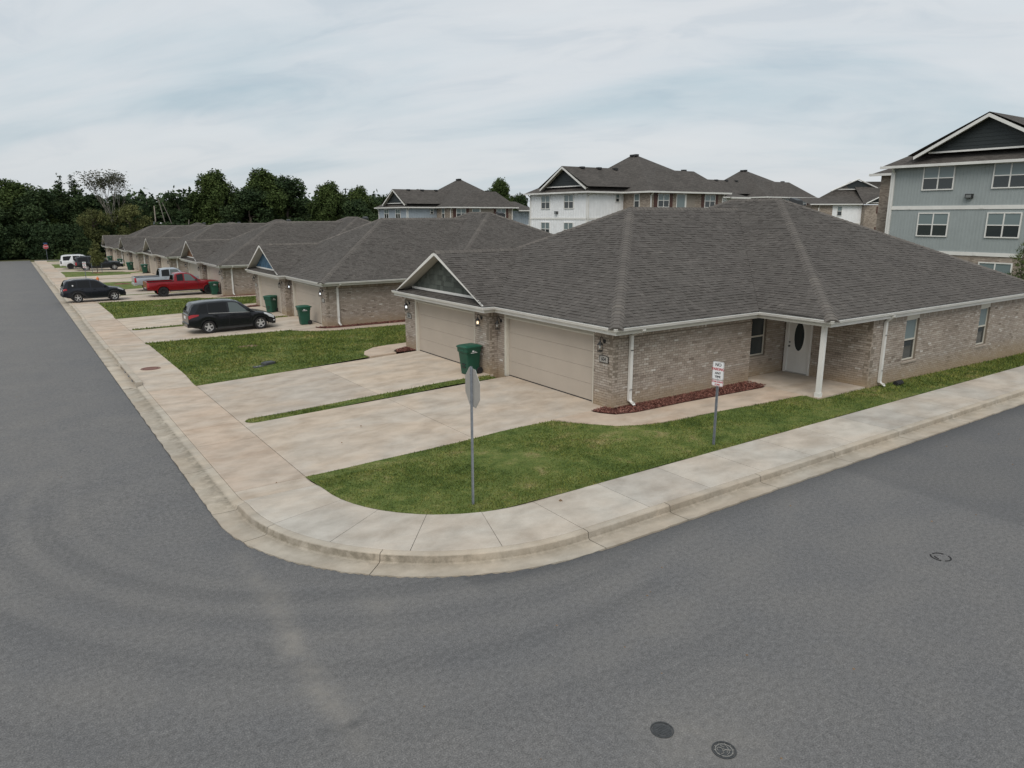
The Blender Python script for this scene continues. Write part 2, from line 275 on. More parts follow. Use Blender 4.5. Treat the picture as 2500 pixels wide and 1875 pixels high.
# ------------------------------------------------------------------ mesh helpers
class MB:
    def __init__(s): s.v = []; s.f = []; s.m = []; s.t = []; s.uv = []
    def face(s, pts, mi=0, tone=0.5, uv=None):
        n = len(s.v); s.v.extend([tuple(p) for p in pts]); s.f.append(tuple(range(n, n+len(pts)))); s.m.append(mi); s.t.append(tone); s.uv.append(uv)
    def hexa(s, p, mi=0, tone=0.5, skip=()):
        # p: 8 pts bottom 0-3 ccw, top 4-7
        n = len(s.v); s.v.extend([tuple(q) for q in p])
        for i, f in enumerate(((3, 2, 1, 0), (4, 5, 6, 7), (0, 1, 5, 4), (1, 2, 6, 5), (2, 3, 7, 6), (3, 0, 4, 7))):
            if i in skip: continue
            s.f.append(tuple(n+k for k in f)); s.m.append(mi); s.t.append(tone); s.uv.append(None)
    def box(s, x0, x1, y0, y1, z0, z1, mi=0, tone=0.5, skip=()):
        s.hexa([(x0, y0, z0), (x1, y0, z0), (x1, y1, z0), (x0, y1, z0), (x0, y0, z1), (x1, y0, z1), (x1, y1, z1), (x0, y1, z1)], mi, tone, skip)
    def tube(s, pts, r, n=8, mi=0, tone=0.5, caps=True):
        pts = [Vector(p) for p in pts]; rs = r if hasattr(r, '__len__') else [r]*len(pts); rings = []; prev = None
        for i, p in enumerate(pts):
            d = (pts[min(i+1, len(pts)-1)]-pts[max(i-1, 0)]).normalized()
            a = Vector((0, 0, 1)) if abs(d.z) < 0.9 else Vector((1, 0, 0))
            if prev is not None: a = prev
            x = (a-d*a.dot(d)).normalized(); y = d.cross(x); prev = x
            b = len(s.v)
            for k in range(n):
                an = 2*math.pi*k/n; s.v.append(tuple(p+(x*math.cos(an)+y*math.sin(an))*rs[i]))
            rings.append(b)
        for i in range(len(rings)-1):
            a, b = rings[i], rings[i+1]
            for k in range(n):
                s.f.append((a+k, a+(k+1) % n, b+(k+1) % n, b+k)); s.m.append(mi); s.t.append(tone); s.uv.append(None)
        if caps:
            for b, fl in ((rings[0], True), (rings[-1], False)):
                q = tuple(range(b, b+n)); s.f.append(q[::-1] if fl else q); s.m.append(mi); s.t.append(tone); s.uv.append(None)
    def lathe(s, prof, c, axis='z', n=16, mi=0, tone=0.5, caps=True):
        """prof = list of (r, h) along axis from centre c"""
        b0 = len(s.v)
        for (r, h) in prof:
            for k in range(n):
                a = 2*math.pi*k/n; u, w = r*math.cos(a), r*math.sin(a)
                if axis == 'z': p = (c[0]+u, c[1]+w, c[2]+h)
                elif axis == 'y': p = (c[0]+w, c[1]+h, c[2]+u)
                else: p = (c[0]+h, c[1]+u, c[2]+w)
                s.v.append(p)
        for i in range(len(prof)-1):
            for k in range(n):
                a = b0+i*n; q = (a+k, a+(k+1) % n, a+n+(k+1) % n, a+n+k); s.f.append(q); s.m.append(mi); s.t.append(tone); s.uv.append(None)
        for i, fl in ((0, True), (len(prof)-1, False)):
            if caps and prof[i][0] > 1e-4:
                q = tuple(b0+i*n+k for k in range(n)); s.f.append(q[::-1] if fl else q); s.m.append(mi); s.t.append(tone); s.uv.append(None)
    def prism(s, poly, axis, a, b, mi=0, tone=0.5):
        """2-D polygon extruded along axis from a to b; poly coords are the other two axes in order"""
        def P(u, w, h):
            return (h, u, w) if axis == 'x' else ((u, h, w) if axis == 'y' else (u, w, h))
        n = len(poly); A = [P(u, w, a) for u, w in poly]; B = [P(u, w, b) for u, w in poly]
        s.face(A[::-1], mi, tone); s.face(B, mi, tone)
        for i in range(n):
            j = (i+1) % n; s.face([A[i], A[j], B[j], B[i]], mi, tone)
    def build(s, name, mats, parent=None, org=(0, 0, 0), smooth=False, fix=True, tone=True, loc=None):
        me = bpy.data.meshes.new(name); o = np.array(org, dtype=float)
        v = np.array(s.v, dtype=float).reshape(-1, 3)-o
        me.from_pydata(v.tolist(), [], s.f); me.update()
        if not isinstance(mats, (list, tuple)): mats = [mats]
        for x in mats: me.materials.append(M[x] if isinstance(x, str) else x)
        me.polygons.foreach_set('material_index', s.m)
        if tone:
            a = me.attributes.new('tone', 'FLOAT', 'FACE'); a.data.foreach_set('value', np.array(s.t, dtype=np.float32))
        if any(u is not None for u in s.uv):
            l = me.uv_layers.new(name='UVMap'); k = 0
            for fi, u in enumerate(s.uv):
                for q in range(len(s.f[fi])):
                    if u is not None: l.data[k].uv = u[q]
                    k += 1
        if fix:
            bm = bmesh.new(); bm.from_mesh(me); bmesh.ops.remove_doubles(bm, verts=bm.verts, dist=1e-5); bmesh.ops.recalc_face_normals(bm, faces=bm.faces); bm.to_mesh(me); bm.free()
        if smooth:
            me.polygons.foreach_set('use_smooth', [True]*len(me.polygons))
            if smooth is not True: 
                try: me.set_sharp_from_angle(angle=R_(smooth))
                except Exception: pass
        ob = bpy.data.objects.new(name, me); COL.objects.link(ob)
        if parent: ob.parent = parent
        if loc: ob.location = loc
        return ob
def npmesh(name, v, f, mats, tone=None, parent=None, smooth=False):
    """fast mesh of equal-sized faces from numpy arrays"""
    me = bpy.data.meshes.new(name); v = np.asarray(v, np.float32); f = np.asarray(f, np.int32); k = f.shape[1]
    me.vertices.add(len(v)); me.vertices.foreach_set('co', v.ravel()); me.loops.add(f.size); me.loops.foreach_set('vertex_index', f.ravel())
    me.polygons.add(len(f)); me.polygons.foreach_set('loop_start', np.arange(0, f.size, k, dtype=np.int32))
    try: me.polygons.foreach_set('loop_total', np.full(len(f), k, np.int32))
    except Exception: pass
    for x in (mats if isinstance(mats, (list, tuple)) else [mats]): me.materials.append(M[x] if isinstance(x, str) else x)
    if tone is not None:
        a = me.attributes.new('tone', 'FLOAT', 'FACE'); a.data.foreach_set('value', np.asarray(tone, np.float32))
    if smooth: me.polygons.foreach_set('use_smooth', np.ones(len(f), bool))
    me.update(calc_edges=True); me.validate()
    ob = bpy.data.objects.new(name, me); COL.objects.link(ob)
    if parent: ob.parent = parent
    return ob
def tag(o, label=None, cat=None, group=None, kind=None):
    if label: o['label'] = label
    if cat: o['category'] = cat
    if group: o['group'] = group
    if kind: o['kind'] = kind
    return o
def thing(name, label, cat, loc=(0, 0, 0), rz=0.0, group=None):
    o = bpy.data.objects.new(name, None); COL.objects.link(o); o.location = loc; o.rotation_euler = (0, 0, rz); o.empty_display_size = 0.3
    return tag(o, label, cat, group)
def text_faces(s, size, align='CENTER'):
    cu = bpy.data.curves.new('t', 'FONT'); cu.body = s; cu.size = size; cu.align_x = align; cu.align_y = 'CENTER'; cu.resolution_u = 3
    ob = bpy.data.objects.new('t', cu); me = bpy.data.meshes.new_from_object(ob)
    v = [tuple(x.co) for x in me.vertices]; f = [tuple(p.vertices) for p in me.polygons]
    bpy.data.objects.remove(ob); bpy.data.curves.remove(cu); bpy.data.meshes.remove(me); return v, f
def add_text(mb, s, size, origin, ux, uy, mi=0, sx=1.0, align='CENTER', bold=0.0):
    v, f = text_faces(s, size, align); o = Vector(origin); ux = Vector(ux); uy = Vector(uy)
    offs = [0.0] if not bold else [-bold, 0, bold]
    for dxx in offs:
        b = len(mb.v); nn = ux.cross(uy)*(dxx*0.01)
        mb.v.extend([tuple(o+ux*(p[0]*sx+dxx)+uy*p[1]+nn) for p in v])
        for q in f: mb.f.append(tuple(b+i for i in q)); mb.m.append(mi); mb.t.append(0.5); mb.uv.append(None)

# ------------------------------------------------------------------ terrain
PER = 23.35
DZ = [0, -.46, -.80, -1.14, -1.6, -1.85]
Z0 = 0.22
def gst(y):
    return 0.0 if y < 14 else -.0126*(min(y, 152)-14)
_ys, _zs = [], []
for k in range(6):
    for o in (-7, 7): _ys.append(21.5+PER*k+o); _zs.append(Z0+DZ[k])
def slabz(y): return float(np.interp(y, _ys, _zs))
def ramp01(x, a, b):
    t = min(1, max(0, (x-a)/(b-a))); return t*t*(3-2*t)
def dip(y):
    """0 = full kerb, 1 = dropped kerb at a driveway"""
    if y < 13: return 0.0
    d = 0.0
    for k in range(6):
        a, b = 14.9+PER*k, 27.3+PER*k
        d = max(d, ramp01(y, a-.9, a)*(1-ramp01(y, b, b+1.6)))
    return d
def G(x, y):
    t = ramp01(x, 4.9, 12.9)
    e = gst(y)+.128-.088*dip(y); z = e+t*(slabz(y)-.03-e)
    if y < 15.2:
        # corner lawn beside the side street: level with its pavement, rising to the house
        zb = 0.135+0.055*ramp01(y, 11.1, 13.2)*ramp01(x, 8, 14)-0.16*ramp01(x, 24, 36)*ramp01(y, 11.2, 12.3)
        w = ramp01(y, 14.0, 15.2)*(1-ramp01(x, 13.5, 15)); z = zb*(1-w)+z*w
    return z
def sheet(name, xs, ys, zf, mat, attrs=None, kind='structure'):
    nx, ny = len(xs), len(ys); X, Y = np.meshgrid(xs, ys); Zz = np.array([[zf(x, y) for x in xs] for y in ys])
    v = np.stack([X.ravel(), Y.ravel(), Zz.ravel()], 1)
    i = np.arange(nx-1)[None, :]+np.arange(ny-1)[:, None]*nx; i = i.ravel()
    f = np.stack([i, i+1, i+nx+1, i+nx], 1)
    o = npmesh(name, v, f, mat)
    for an, fn in (attrs or {}).items():
        a = o.data.attributes.new(an, 'FLOAT', 'POINT'); a.data.foreach_set('value', np.asarray(fn(X.ravel(), Y.ravel()), np.float32))
    o['kind'] = kind; return o
# far ground: one sheet to the horizon, always below the streets and lawns
gx = np.array([-1500, -400, -150, -60, -30, -16, 5, 7, 9, 11, 13, 16, 20, 26, 34, 38, 50, 70, 100, 150, 300, 600, 1500], float)
gy = np.array([-1500, -400, -100, -40, -20, -6, 6, 11, 13, 15, 18] + list(range(22, 150, 4)) + [152, 156, 165, 180, 250, 500, 1500], float)
sheet('ground', gx, gy, lambda x, y: min(G(x, y), gst(y)+0.02)-0.10, 'field')
def seg_d(X, Y, ax, ay, bx, by):
    t = np.clip(((X-ax)*(bx-ax)+(Y-ay)*(by-ay))/((bx-ax)**2+(by-ay)**2), 0, 1); return np.hypot(X-(ax+t*(bx-ax)), Y-(ay+t*(by-ay))), t
RC = (7.92, 14.0); RR = 5.30      # corner return: centre and asphalt-edge radius
TC = (7.0, 16.0)                   # centre of the tyre arcs swept round the corner
def wear(X, Y):
    d, t = seg_d(X, Y, 2.60, 12.2, 2.50, 6.6); w = 0.20*np.exp(-(d/0.16)**2)
    for (bx, by, r_, a_) in ((2.72, 10.35, .20, .42), (2.62, 9.5, .16, .30), (2.45, 8.95, .20, .40), (2.46, 8.1, .22, .36), (2.50, 7.5, .18, .30), (2.58, 11.2, .14, .22), (3.9, 9.15, .3, .15)):
        w += a_*np.exp(-(np.hypot((X-bx), (Y-by)*.55)/r_)**2)
    d, t = seg_d(X, Y, 5.6, 4.5, 5.9, 4.1); w += 0.22*np.exp(-(d/0.55)**2)
    rd = np.hypot(X-TC[0], Y-TC[1])
    for r, a_, wd in ((6.6, .07, .12), (7.5, .11, .22), (8.3, .10, .22), (9.6, .11, .30), (11.5, .09, .5)):
        w += a_*np.exp(-((rd-r-.12*np.sin(X*.9+r))/wd)**2)
    w += 0.16*np.exp(-((X+0.9)/1.6)**2)*np.clip((Y-10)/20, 0, 1)
    return np.clip(w, 0, 0.7)
def darkm(X, Y):
    dd = np.hypot(X-RC[0], Y-RC[1]); a = (X < RC[0]) & (Y < RC[1]); rt_ = np.hypot(X-TC[0], Y-TC[1])
    e = np.where(a, dd-RR, np.where(X >= RC[0], 8.70-Y, 2.62-X))
    w = 0.42*np.exp(-(np.maximum(e, 0)/0.45)**2)*np.where(X >= RC[0]-2.5, 1, 0.25)
    for r, a_ in ((6.45, .10), (7.02, .26), (7.22, .20), (7.8, .16), (8.0, .12), (8.8, .22), (9.0, .16), (10.2, .14), (10.45, .10)):
        w += a_*np.exp(-((rt_-r-.10*np.sin(X*.7+r*2))/0.075)**2)*(X < 8)*(Y < 19)*np.clip((19-Y)/4, 0, 1)
    for (p, q) in (((2.07, 9.31), (2.23, 8.91)), ((2.24, 7.09), (2.59, 6.98)), ((2.59, 6.98), (2.75, 7.05))):
        d, t = seg_d(X, Y, *p, *q); w += .35*np.exp(-(d/.05)**2)
    w += 0.19*((X > 15.35+0.03*np.sin(Y*3)) & (Y < 9))
    d, t = seg_d(X, Y, 15.35, 9.2, 15.3, -6); w += 0.5*np.exp(-(d/0.035)**2)
    return np.clip(w, 0, 0.6)
xs = np.concatenate([np.arange(-16, -2, 2.0), np.arange(-2, 2.55, 0.1), [2.56, 2.61, 2.64, 2.75, 2.88], np.arange(2.97, 9, 0.1), np.arange(9, 20, 0.14), np.arange(20, 90, 2.0)])
ys = np.concatenate([np.arange(-14, 0, 2.0), np.arange(0, 16, 0.1), np.arange(16, 60, 1.0), np.arange(60, 153, 3.0), [152.2]])
# asphalt of both streets as one cross-shaped set of sheets
def inoff(x, y):
    """distance inside the asphalt edge (positive = under the gutter)"""
    if x >= RC[0]: return y-8.70
    if y >= RC[1]: return x-2.62
    return RR-math.hypot(x-RC[0], y-RC[1])
def roadz(x, y):
    o = inoff(x, y); return gst(y)-(.004 if y > 15.89 else 0)+(0.0 if o <= 0.0 else (-0.03 if o < 0.3 else -0.30))
xs_st = np.array([x for x in xs if x < 2.6]+[2.61, 2.64, 2.90, 3.2])
sheet('street', xs_st, np.array([15.9]+[y for y in ys if y >= 15.9]), lambda x, y: gst(y)+(0 if x < 2.62 else (-.13 if x > 2.63 else 0)), 'asphalt', {'wear': wear, 'dark': darkm})
sheet('street_junction', xs, np.array([y for y in ys if y < 15.85]+[15.88, 16.0]), roadz, 'asphalt', {'wear': wear, 'dark': darkm})
sheet('cross_street', np.array([3.2, 8, 20, 40, 80, 140.0]), np.array([145.5, 149, 152.2]), lambda x, y: gst(y)+0.004, 'asphalt', {'wear': lambda X, Y: X*0+0.2, 'dark': lambda X, Y: X*0})

# kerb path: s runs down the street (x constant), round the corner, then along the side street
ARC = RR*math.pi/2
def path(s, off):
    """s = 0 at the corner tangent on the main street; negative s up the street"""
    if s <= 0: return (2.62+off, 14.0-s)
    if s < ARC:
        a = math.pi+s/RR; r = RR-off; return (RC[0]+r*math.cos(a), RC[1]+r*math.sin(a))
    return (RC[0]+(s-ARC), 8.70+off)
def kerb_prof(s):
    x, y = path(s, 0); z = gst(y) if s <= 0 else 0.0; d = dip(y) if s <= 0 else 0.0
    top = 0.135*(1-d)+0.035*d; lo = lambda o, q: q*(1-d)+(-.008+.043*max(0, o-.2)/.45)*d
    if 28.0 < y < 33.2 and s < 0: top = 0.18
    fx = .46+(0.02)*(1-d)
    return [(0.0, z-.14), (0, z+.006), (.20, z-.006), (.44, z+lo(.44, -.014)), (fx, z+lo(fx, .004)), (.495, z+lo(.495, top*.84)), (.512, z+lo(.512, top*.97)), (.53, z+lo(.53, top)), (.65, z+top+.002)]
def kerb_piece(s0, s1, gap=0.006):
    n = max(2, int((s1-s0)/0.35)+1); n = max(2, int((s1-s0)/(0.16 if s1 > -2 and s0 < 12 else .35))+1); ss = np.linspace(s0+gap, s1-gap, n)
    V = []; D = []
    for s in ss:
        P = kerb_prof(s); x, y = path(s, 0)
        for j, (o, z) in enumerate(P):
            px, py = path(s, o+(0.007*(math.sin(s*11.3)+math.sin(s*6.1+1)+math.sin(s*23.7)) if j < 2 else 0)); V.append((px, py, z))
            dd = {-1: .25, 0: .25, 1: .12, 2: .55, 3: .75, 4: .35, 5: .1, 6: .05, 7: .12}[j-1]
            if s < 0 and dip(y) > .5: dd = {-1: .3, 0: .3, 1: .45, 2: 1.0, 3: .55, 4: .2, 5: .1, 6: .05, 7: .1}[j-1]
            if 0.8 < s < 6 and j in (4, 5): dd = 0.95
            D.append(dd)
        V.append((*path(s, .65), P[-1][1]-0.3)); D.append(0.3)
    m_ = 10; F = []
    for i in range(n-1):
        for j in range(m_-1): a = i*m_+j; F.append((a, a+m_, a+m_+1, a+1))
    o = npmesh('kerb_section', np.array(V), np.array(F), 'con_curb', smooth=True); o.data.set_sharp_from_angle(angle=R_(16))
    a = o.data.attributes.new('dirt', 'FLOAT', 'POINT'); a.data.foreach_set('value', np.array(D, np.float32))
    # end caps
    return o
kerb = bpy.data.objects.new('kerb', None); COL.objects.link(kerb); kerb['kind'] = 'structure'
cuts = [-132.0]
yy = [144-12*i for i in range(0, 8)]
cuts = sorted([-(y-14) for y in (146, 136, 126, 116, 106, 98, 90, 82, 74, 67, 60, 54, 48, 42, 37.4, 33.2, 28.0, 24, 20.4, 17.2, 14.3)]) + [1.35, 4.2, ARC+0.15, ARC+2.3, ARC+5.2, ARC+8.1, ARC+11.1, ARC+14.1, ARC+17.1, ARC+20.2, ARC+23.3, ARC+26.5, ARC+30, ARC+36, ARC+50]
for a, b in zip(cuts[:-1], cuts[1:]):
    if abs(-(a)+14-33.2) < .01:  # storm inlet built apart
        continue
    o = kerb_piece(a, b); o.parent = kerb
joint = MB()
# dark bed under the joints of kerb and pavement
def ribbon(name, s0, s1, o0, o1, zf, mat, n=None, kind='structure', step=0.4):
    ss = np.linspace(s0, s1, max(2, int((s1-s0)/step)+1)); V = []; F = []
    for s in ss:
        for o in (o0, o1): x, y = path(s, o); V.append((x, y, zf(s, o)))
    for i in range(len(ss)-1): F.append((2*i, 2*i+2, 2*i+3, 2*i+1))
    ob = npmesh(name, np.array(V), np.array(F), mat)
    if kind: ob['kind'] = kind
    return ob
def walkz(s):
    x, y = path(s, 0)
    if s > 0: return 0.137+0.0
    d = dip(y); return gst(y)+0.137*(1-d)+0.037*d
ribbon('joint_bed', -131.8, ARC+50, 0.62, 2.24, lambda s, o: walkz(s)-0.016, 'joint')
sidewalk = bpy.data.objects.new('sidewalk', None); COL.objects.link(sidewalk); sidewalk['kind'] = 'structure'
def slab(s0, s1, o0, o1, mat, gap=0.007, name='slab', crown=0.0):
    n = max(2, int((s1-s0)/0.3)+1); ss = np.linspace(s0+gap, s1-gap, n); mb = MB(); cols = [o0+gap, o0+gap+.02, o1-gap-.02, o1-gap]
    rows = []
    for i, s in enumerate(ss):
        z = walkz(s); r = []
        for j, o in enumerate(cols):
            e = -0.004 if (j in (0, 3) or i in (0, n-1)) else 0.0
            r.append((*path(s, o), z+e))
        rows.append(r)
    for i in range(n-1):
        for j in range(3): mb.face([rows[i][j], rows[i+1][j], rows[i+1][j+1], rows[i][j+1]])
    for i in range(n-1):
        for j in (0, 3):
            a, b = rows[i][j], rows[i+1][j]; mb.face([a, b, (b[0], b[1], b[2]-.1), (a[0], a[1], a[2]-.1)])
    for i in (0, n-1):
        for j in range(3):
            a, b = rows[i][j], rows[i][j+1]; mb.face([a, b, (b[0], b[1], b[2]-.1), (a[0], a[1], a[2]-.1)])
    ob = mb.build(name, mat, sidewalk, smooth=False); return ob
ycuts = []
for k in range(6):
    b = 15.25+PER*k
    ycuts += [b, b+3.9, b+5.7, b+8.7, b+11.7, b+14.0, b+16.4, b+18.8, b+21.1]
ycuts = [14.55]+[y for y in ycuts if y < 146]+[146.0]
scuts = [-(y-14) for y in ycuts][::-1]+[1.3, 3.0, 4.75, 6.6, ARC+0.15, ARC+1.9, ARC+3.7, ARC+5.5, ARC+7.4, ARC+9.2, ARC+11.1, ARC+13, ARC+14.8, ARC+16.6, ARC+18.5, ARC+20.3, ARC+22.2, ARC+24, ARC+26, ARC+29, ARC+32, ARC+36, ARC+40, ARC+45, ARC+50]
for a, b in zip(scuts[:-1], scuts[1:]):
    y = 14-(a+b)/2
    apron = a < 0 and any(15.1+PER*k < y < 27.0+PER*k for k in range(6))
    if 28.0 < y < 33.2 and a < 0: pass
    slab(a, b, .655, 2.23, 'con_apron' if apron else ('con_walk' if a > -0.6 else 'con_drive'))

# storm inlet: raised top, dark throat with three short props
inl = thing('storm_drain_inlet', 'concrete storm drain inlet with dark throat in the kerb beside the rusty manhole', 'drain', (3.1, 30.6, gst(30.6)))
def iz(x, y, z): return (x-3.1, y-30.6, z+gst(y)-gst(30.6))
mb = MB(); ya, yb = 28.05, 33.15
def ib(mb, x0, x1, y0, y1, z0, z1, mi=0):
    mb.hexa([iz(x0, y0, z0), iz(x1, y0, z0), iz(x1, y1, z0), iz(x0, y1, z0), iz(x0, y0, z1), iz(x1, y0, z1), iz(x1, y1, z1), iz(x0, y1, z1)], mi)
ib(mb, 3.06, 3.268, ya, yb, .125, .19); ib(mb, 3.06, 3.268, ya, 28.5, -.05, .124); ib(mb, 3.06, 3.268, 32.4, yb, -.05, .124); mb.build('top_slab', 'con_curb', inl)
mb = MB(); ib(mb, 3.18, 3.26, 28.5, 32.4, -.12, .12); mb.build('throat', 'seal_hollow', inl)  # dark block behind the opening, its inner shade put into the colour
for yq in (29.4, 30.4, 31.4):
    mb = MB(); mb.tube([iz(3.10, yq, -.05), iz(3.10, yq, .13)], .025, 8); mb.build('prop', 'galv', inl)
mb = MB(); ib(mb, 2.62, 2.83, ya, yb, -.02, .004); mb.face([iz(2.83, ya, .004), iz(3.17, ya, -.025), iz(3.17, yb, -.025), iz(2.83, yb, .004)]); mb.build('gutter_apron', 'con_curb', inl)

# ------------------------------------------------------------------ driveways (slabs with joints) per house
def drive_z(x, y):
    t = min(1, max(0, (x-4.85)/9.0)); return (gst(y)+.036)*(1-t)+(slabz(y)-.015)*t
def flat_slab(parent, xa, xb, ya, yb, zf, mat, gap=0.007, name='slab', nx=4, ny=3):
    mb = MB(); X = np.linspace(xa+gap, xb-gap, nx); Y = np.linspace(ya+gap, yb-gap, ny)
    for i in range(nx-1):
        for j in range(ny-1): mb.face([(X[i], Y[j], zf(X[i], Y[j])), (X[i+1], Y[j], zf(X[i+1], Y[j])), (X[i+1], Y[j+1], zf(X[i+1], Y[j+1])), (X[i], Y[j+1], zf(X[i], Y[j+1]))])
    for j in range(ny-1):
        for i in (0, nx-1): mb.face([(X[i], Y[j], zf(X[i], Y[j])), (X[i], Y[j+1], zf(X[i], Y[j+1])), (X[i], Y[j+1], zf(X[i], Y[j+1])-.12), (X[i], Y[j], zf(X[i], Y[j])-.12)])
    for i in range(nx-1):
        for j in (0, ny-1): mb.face([(X[i], Y[j], zf(X[i], Y[j])), (X[i+1], Y[j], zf(X[i+1], Y[j])), (X[i+1], Y[j], zf(X[i+1], Y[j])-.12), (X[i], Y[j], zf(X[i], Y[j])-.12)])
    return mb.build(name, mat, parent)
def poly_sheet(mb, pts, zf, drop=0.12, mi=0):
    P = [(x, y, zf(x, y)) for x, y in pts]; mb.face(P, mi)
    for i in range(len(P)):
        a, b = P[i], P[(i+1) % len(P)]; mb.face([a, b, (b[0], b[1], b[2]-drop), (a[0], a[1], a[2]-drop)], mi)
drive = bpy.data.objects.new('driveway', None); COL.objects.link(drive); drive['kind'] = 'structure'
walkp = bpy.data.objects.new('front_walk', None); COL.objects.link(walkp); walkp['kind'] = 'structure'
mbed = MB()
WS_in = [(13.35, 15.28), (13.45, 14.95), (13.70, 14.58), (14.34, 14.40), (16.39, 14.38), (19.93, 14.20), (20.25, 14.25)]
WS_out = [(11.95, 15.25), (12.30, 14.60), (12.95, 13.75), (13.60, 13.42), (14.30, 13.27), (16.32, 13.12), (20.0, 12.87), (20.25, 12.75)]
WN_out = [(11.55, 26.9), (11.50, 27.4), (11.80, 28.05), (12.45, 28.65), (13.3, 28.95), (14.4, 29.05), (20.2, 29.1)]
WN_in = [(12.75, 26.95), (12.80, 27.3), (13.00, 27.6), (13.70, 28.02), (14.4, 28.15), (20.2, 28.15)]
for k in range(6):
    o = PER*k; zf = drive_z
    for (a, b) in ((15.25, 20.58), (21.15, 26.9)):
        for (xa, xb) in ((4.85, 9.35), (9.35, 14.19 if a < 20 else 13.83)):
            flat_slab(drive, xa, xb, a+o, b+o, zf, 'con_drive')
        mbed.face([(4.84, a+o, zf(4.84, a+o)-.018), (13.6, a+o, zf(13.6, a+o)-.018), (13.6, b+o, zf(13.6, b+o)-.018), (4.84, b+o, zf(4.84, b+o)-.018)])
    for sg in (-1, 1):
        cyy = 20.865+o; P = [(4.857, cyy+sg*.288), (5.27, cyy+sg*.288)]+[(5.26-.285*math.sin(t_), cyy+sg*.285*math.cos(t_)) for t_ in np.linspace(0, math.pi/2, 6)]+[(4.857, cyy)]
        mb = MB(); poly_sheet(mb, P, zf); mb.build('slab', 'con_drive', drive, fix=False)
    # threshold strip in front of each garage door
    wz = lambda x, y: slabz(y)-.018+0*x
    mb = MB(); poly_sheet(mb, [(x, y+o) for x, y in WS_out]+[(x, y+o) for x, y in WS_in[::-1]], lambda x, y: max(G(x, y), slabz(y)-.05)+.025); mb.build('slab', 'con_apron', walkp)
    mb = MB(); poly_sheet(mb, [(x, y+o) for x, y in WN_in]+[(x, y+o) for x, y in WN_out[::-1]], lambda x, y: max(G(x, y), slabz(y)-.06)+.03); mb.build('slab', 'con_apron', walkp)
ob = mbed.build('driveway_joint_bed', 'joint'); ob['kind'] = 'structure'

# ------------------------------------------------------------------ lawns
def arc_pts(r, n=14):
    return [(RC[0]+r*math.cos(a), RC[1]+r*math.sin(a)) for a in np.linspace(math.pi, 1.5*math.pi, n)]
lawns = []
IN = RR-2.23
corner = [(4.83, 15.25)]+arc_pts(IN+.025)+[(x, 10.91) for x in (10, 14, 18, 22, 26, 30, 36, 44, 58)]+[(58, 20), (36.2, 20), (36.2, 12.28), (30, 12.28), (22.9, 12.28), (22.86, 12.30), (20.3, 12.32)]+WS_out[::-1][:-1]+[(11.9, 15.24)]
lawns.append(corner)
for k in range(6):
    o = PER*k
    a = [(4.83, 26.90+o)]+[(11.5, 26.91+o)]+[(x, y+o) for x, y in WN_out[1:]]
    if k < 5: b = [(x, y+o+PER) for x, y in WS_out[::-1]]+[(4.83, 15.25+o+PER)]
    else: b = [(20, 145.3), (4.83, 145.3)]
    lawns.append(a+b)
    # narrow strip between the paired drives, rounded at the street end
    st = [(4.98+.28-.28*math.sin(t), 20.865+o-.28*math.cos(t)) for t in np.linspace(0, math.pi, 7)]
    lawns.append([(13.6, 20.585+o)]+[(x, y) for x, y in st]+[(13.6, 21.145+o)])
from mathutils.geometry import tessellate_polygon
lawn_tris = []
bm = bmesh.new()
for P in lawns:
    tr = tessellate_polygon([[Vector((x, y, 0)) for x, y in P]])
    vs = [bm.verts.new((x, y, 0)) for x, y in P]
    for t in tr:
        try: bm.faces.new([vs[i] for i in t])
        except Exception: pass
        lawn_tris.append([P[i] for i in t])
for it in range(4):
    ed = [e for e in bm.edges if e.calc_length() > 1.3]
    if not ed: break
    bmesh.ops.subdivide_edges(bm, edges=ed, cuts=1, use_grid_fill=False)
    bmesh.ops.triangulate(bm, faces=bm.faces)
for v in bm.verts: v.co.z = G(v.co.x, v.co.y)+0.006+0.02*math.sin(v.co.x*1.7+v.co.y*.6)*math.sin(v.co.y*1.3)*ramp01(v.co.x, 5.5, 7)
bmesh.ops.recalc_face_normals(bm, faces=bm.faces)
me = bpy.data.meshes.new('lawn'); bm.to_mesh(me); bm.free(); me.materials.append(M['lawn']); ob = bpy.data.objects.new('lawn', me); COL.objects.link(ob); ob['kind'] = 'structure'
# grass blades scattered over the lawns, denser near the camera
T = np.array(lawn_tris, float); A_ = np.abs((T[:, 1, 0]-T[:, 0, 0])*(T[:, 2, 1]-T[:, 0, 1])-(T[:, 2, 0]-T[:, 0, 0])*(T[:, 1, 1]-T[:, 0, 1]))/2
pts = []
for t, a in zip(T, A_):
    n = int(a*1500); 
    if n < 1: continue
    u = rng.random((n, 2)); fl = u.sum(1) > 1; u[fl] = 1-u[fl]
    p = t[0]+u[:, :1]*(t[1]-t[0])+u[:, 1:]*(t[2]-t[0]); pts.append(p)
pts = np.concatenate(pts); d = np.hypot(pts[:, 0], pts[:, 1]); keep = rng.random(len(d)) < np.clip((15.0/np.maximum(d, 1))**2.0, 0, 1)*((d < 62))
vis = (pts[:, 0] < 37); pts = pts[keep & vis]; d = d[keep & vis]
n = len(pts); z = np.array([G(x, y) for x, y in pts]); 
hh = (0.018+0.028*rng.random(n))*np.clip(d/16, 1, 2.2); wd = 0.008*np.clip(d/14, 1, 4); an = rng.random(n)*2*np.pi; le = (rng.random((n, 2))-.5)*hh[:, None]*1.3
b0 = np.stack([pts[:, 0]-np.cos(an)*wd, pts[:, 1]-np.sin(an)*wd, z], 1); b1 = np.stack([pts[:, 0]+np.cos(an)*wd, pts[:, 1]+np.sin(an)*wd, z], 1)
tp = np.stack([pts[:, 0]+le[:, 0], pts[:, 1]+le[:, 1], z+hh], 1)
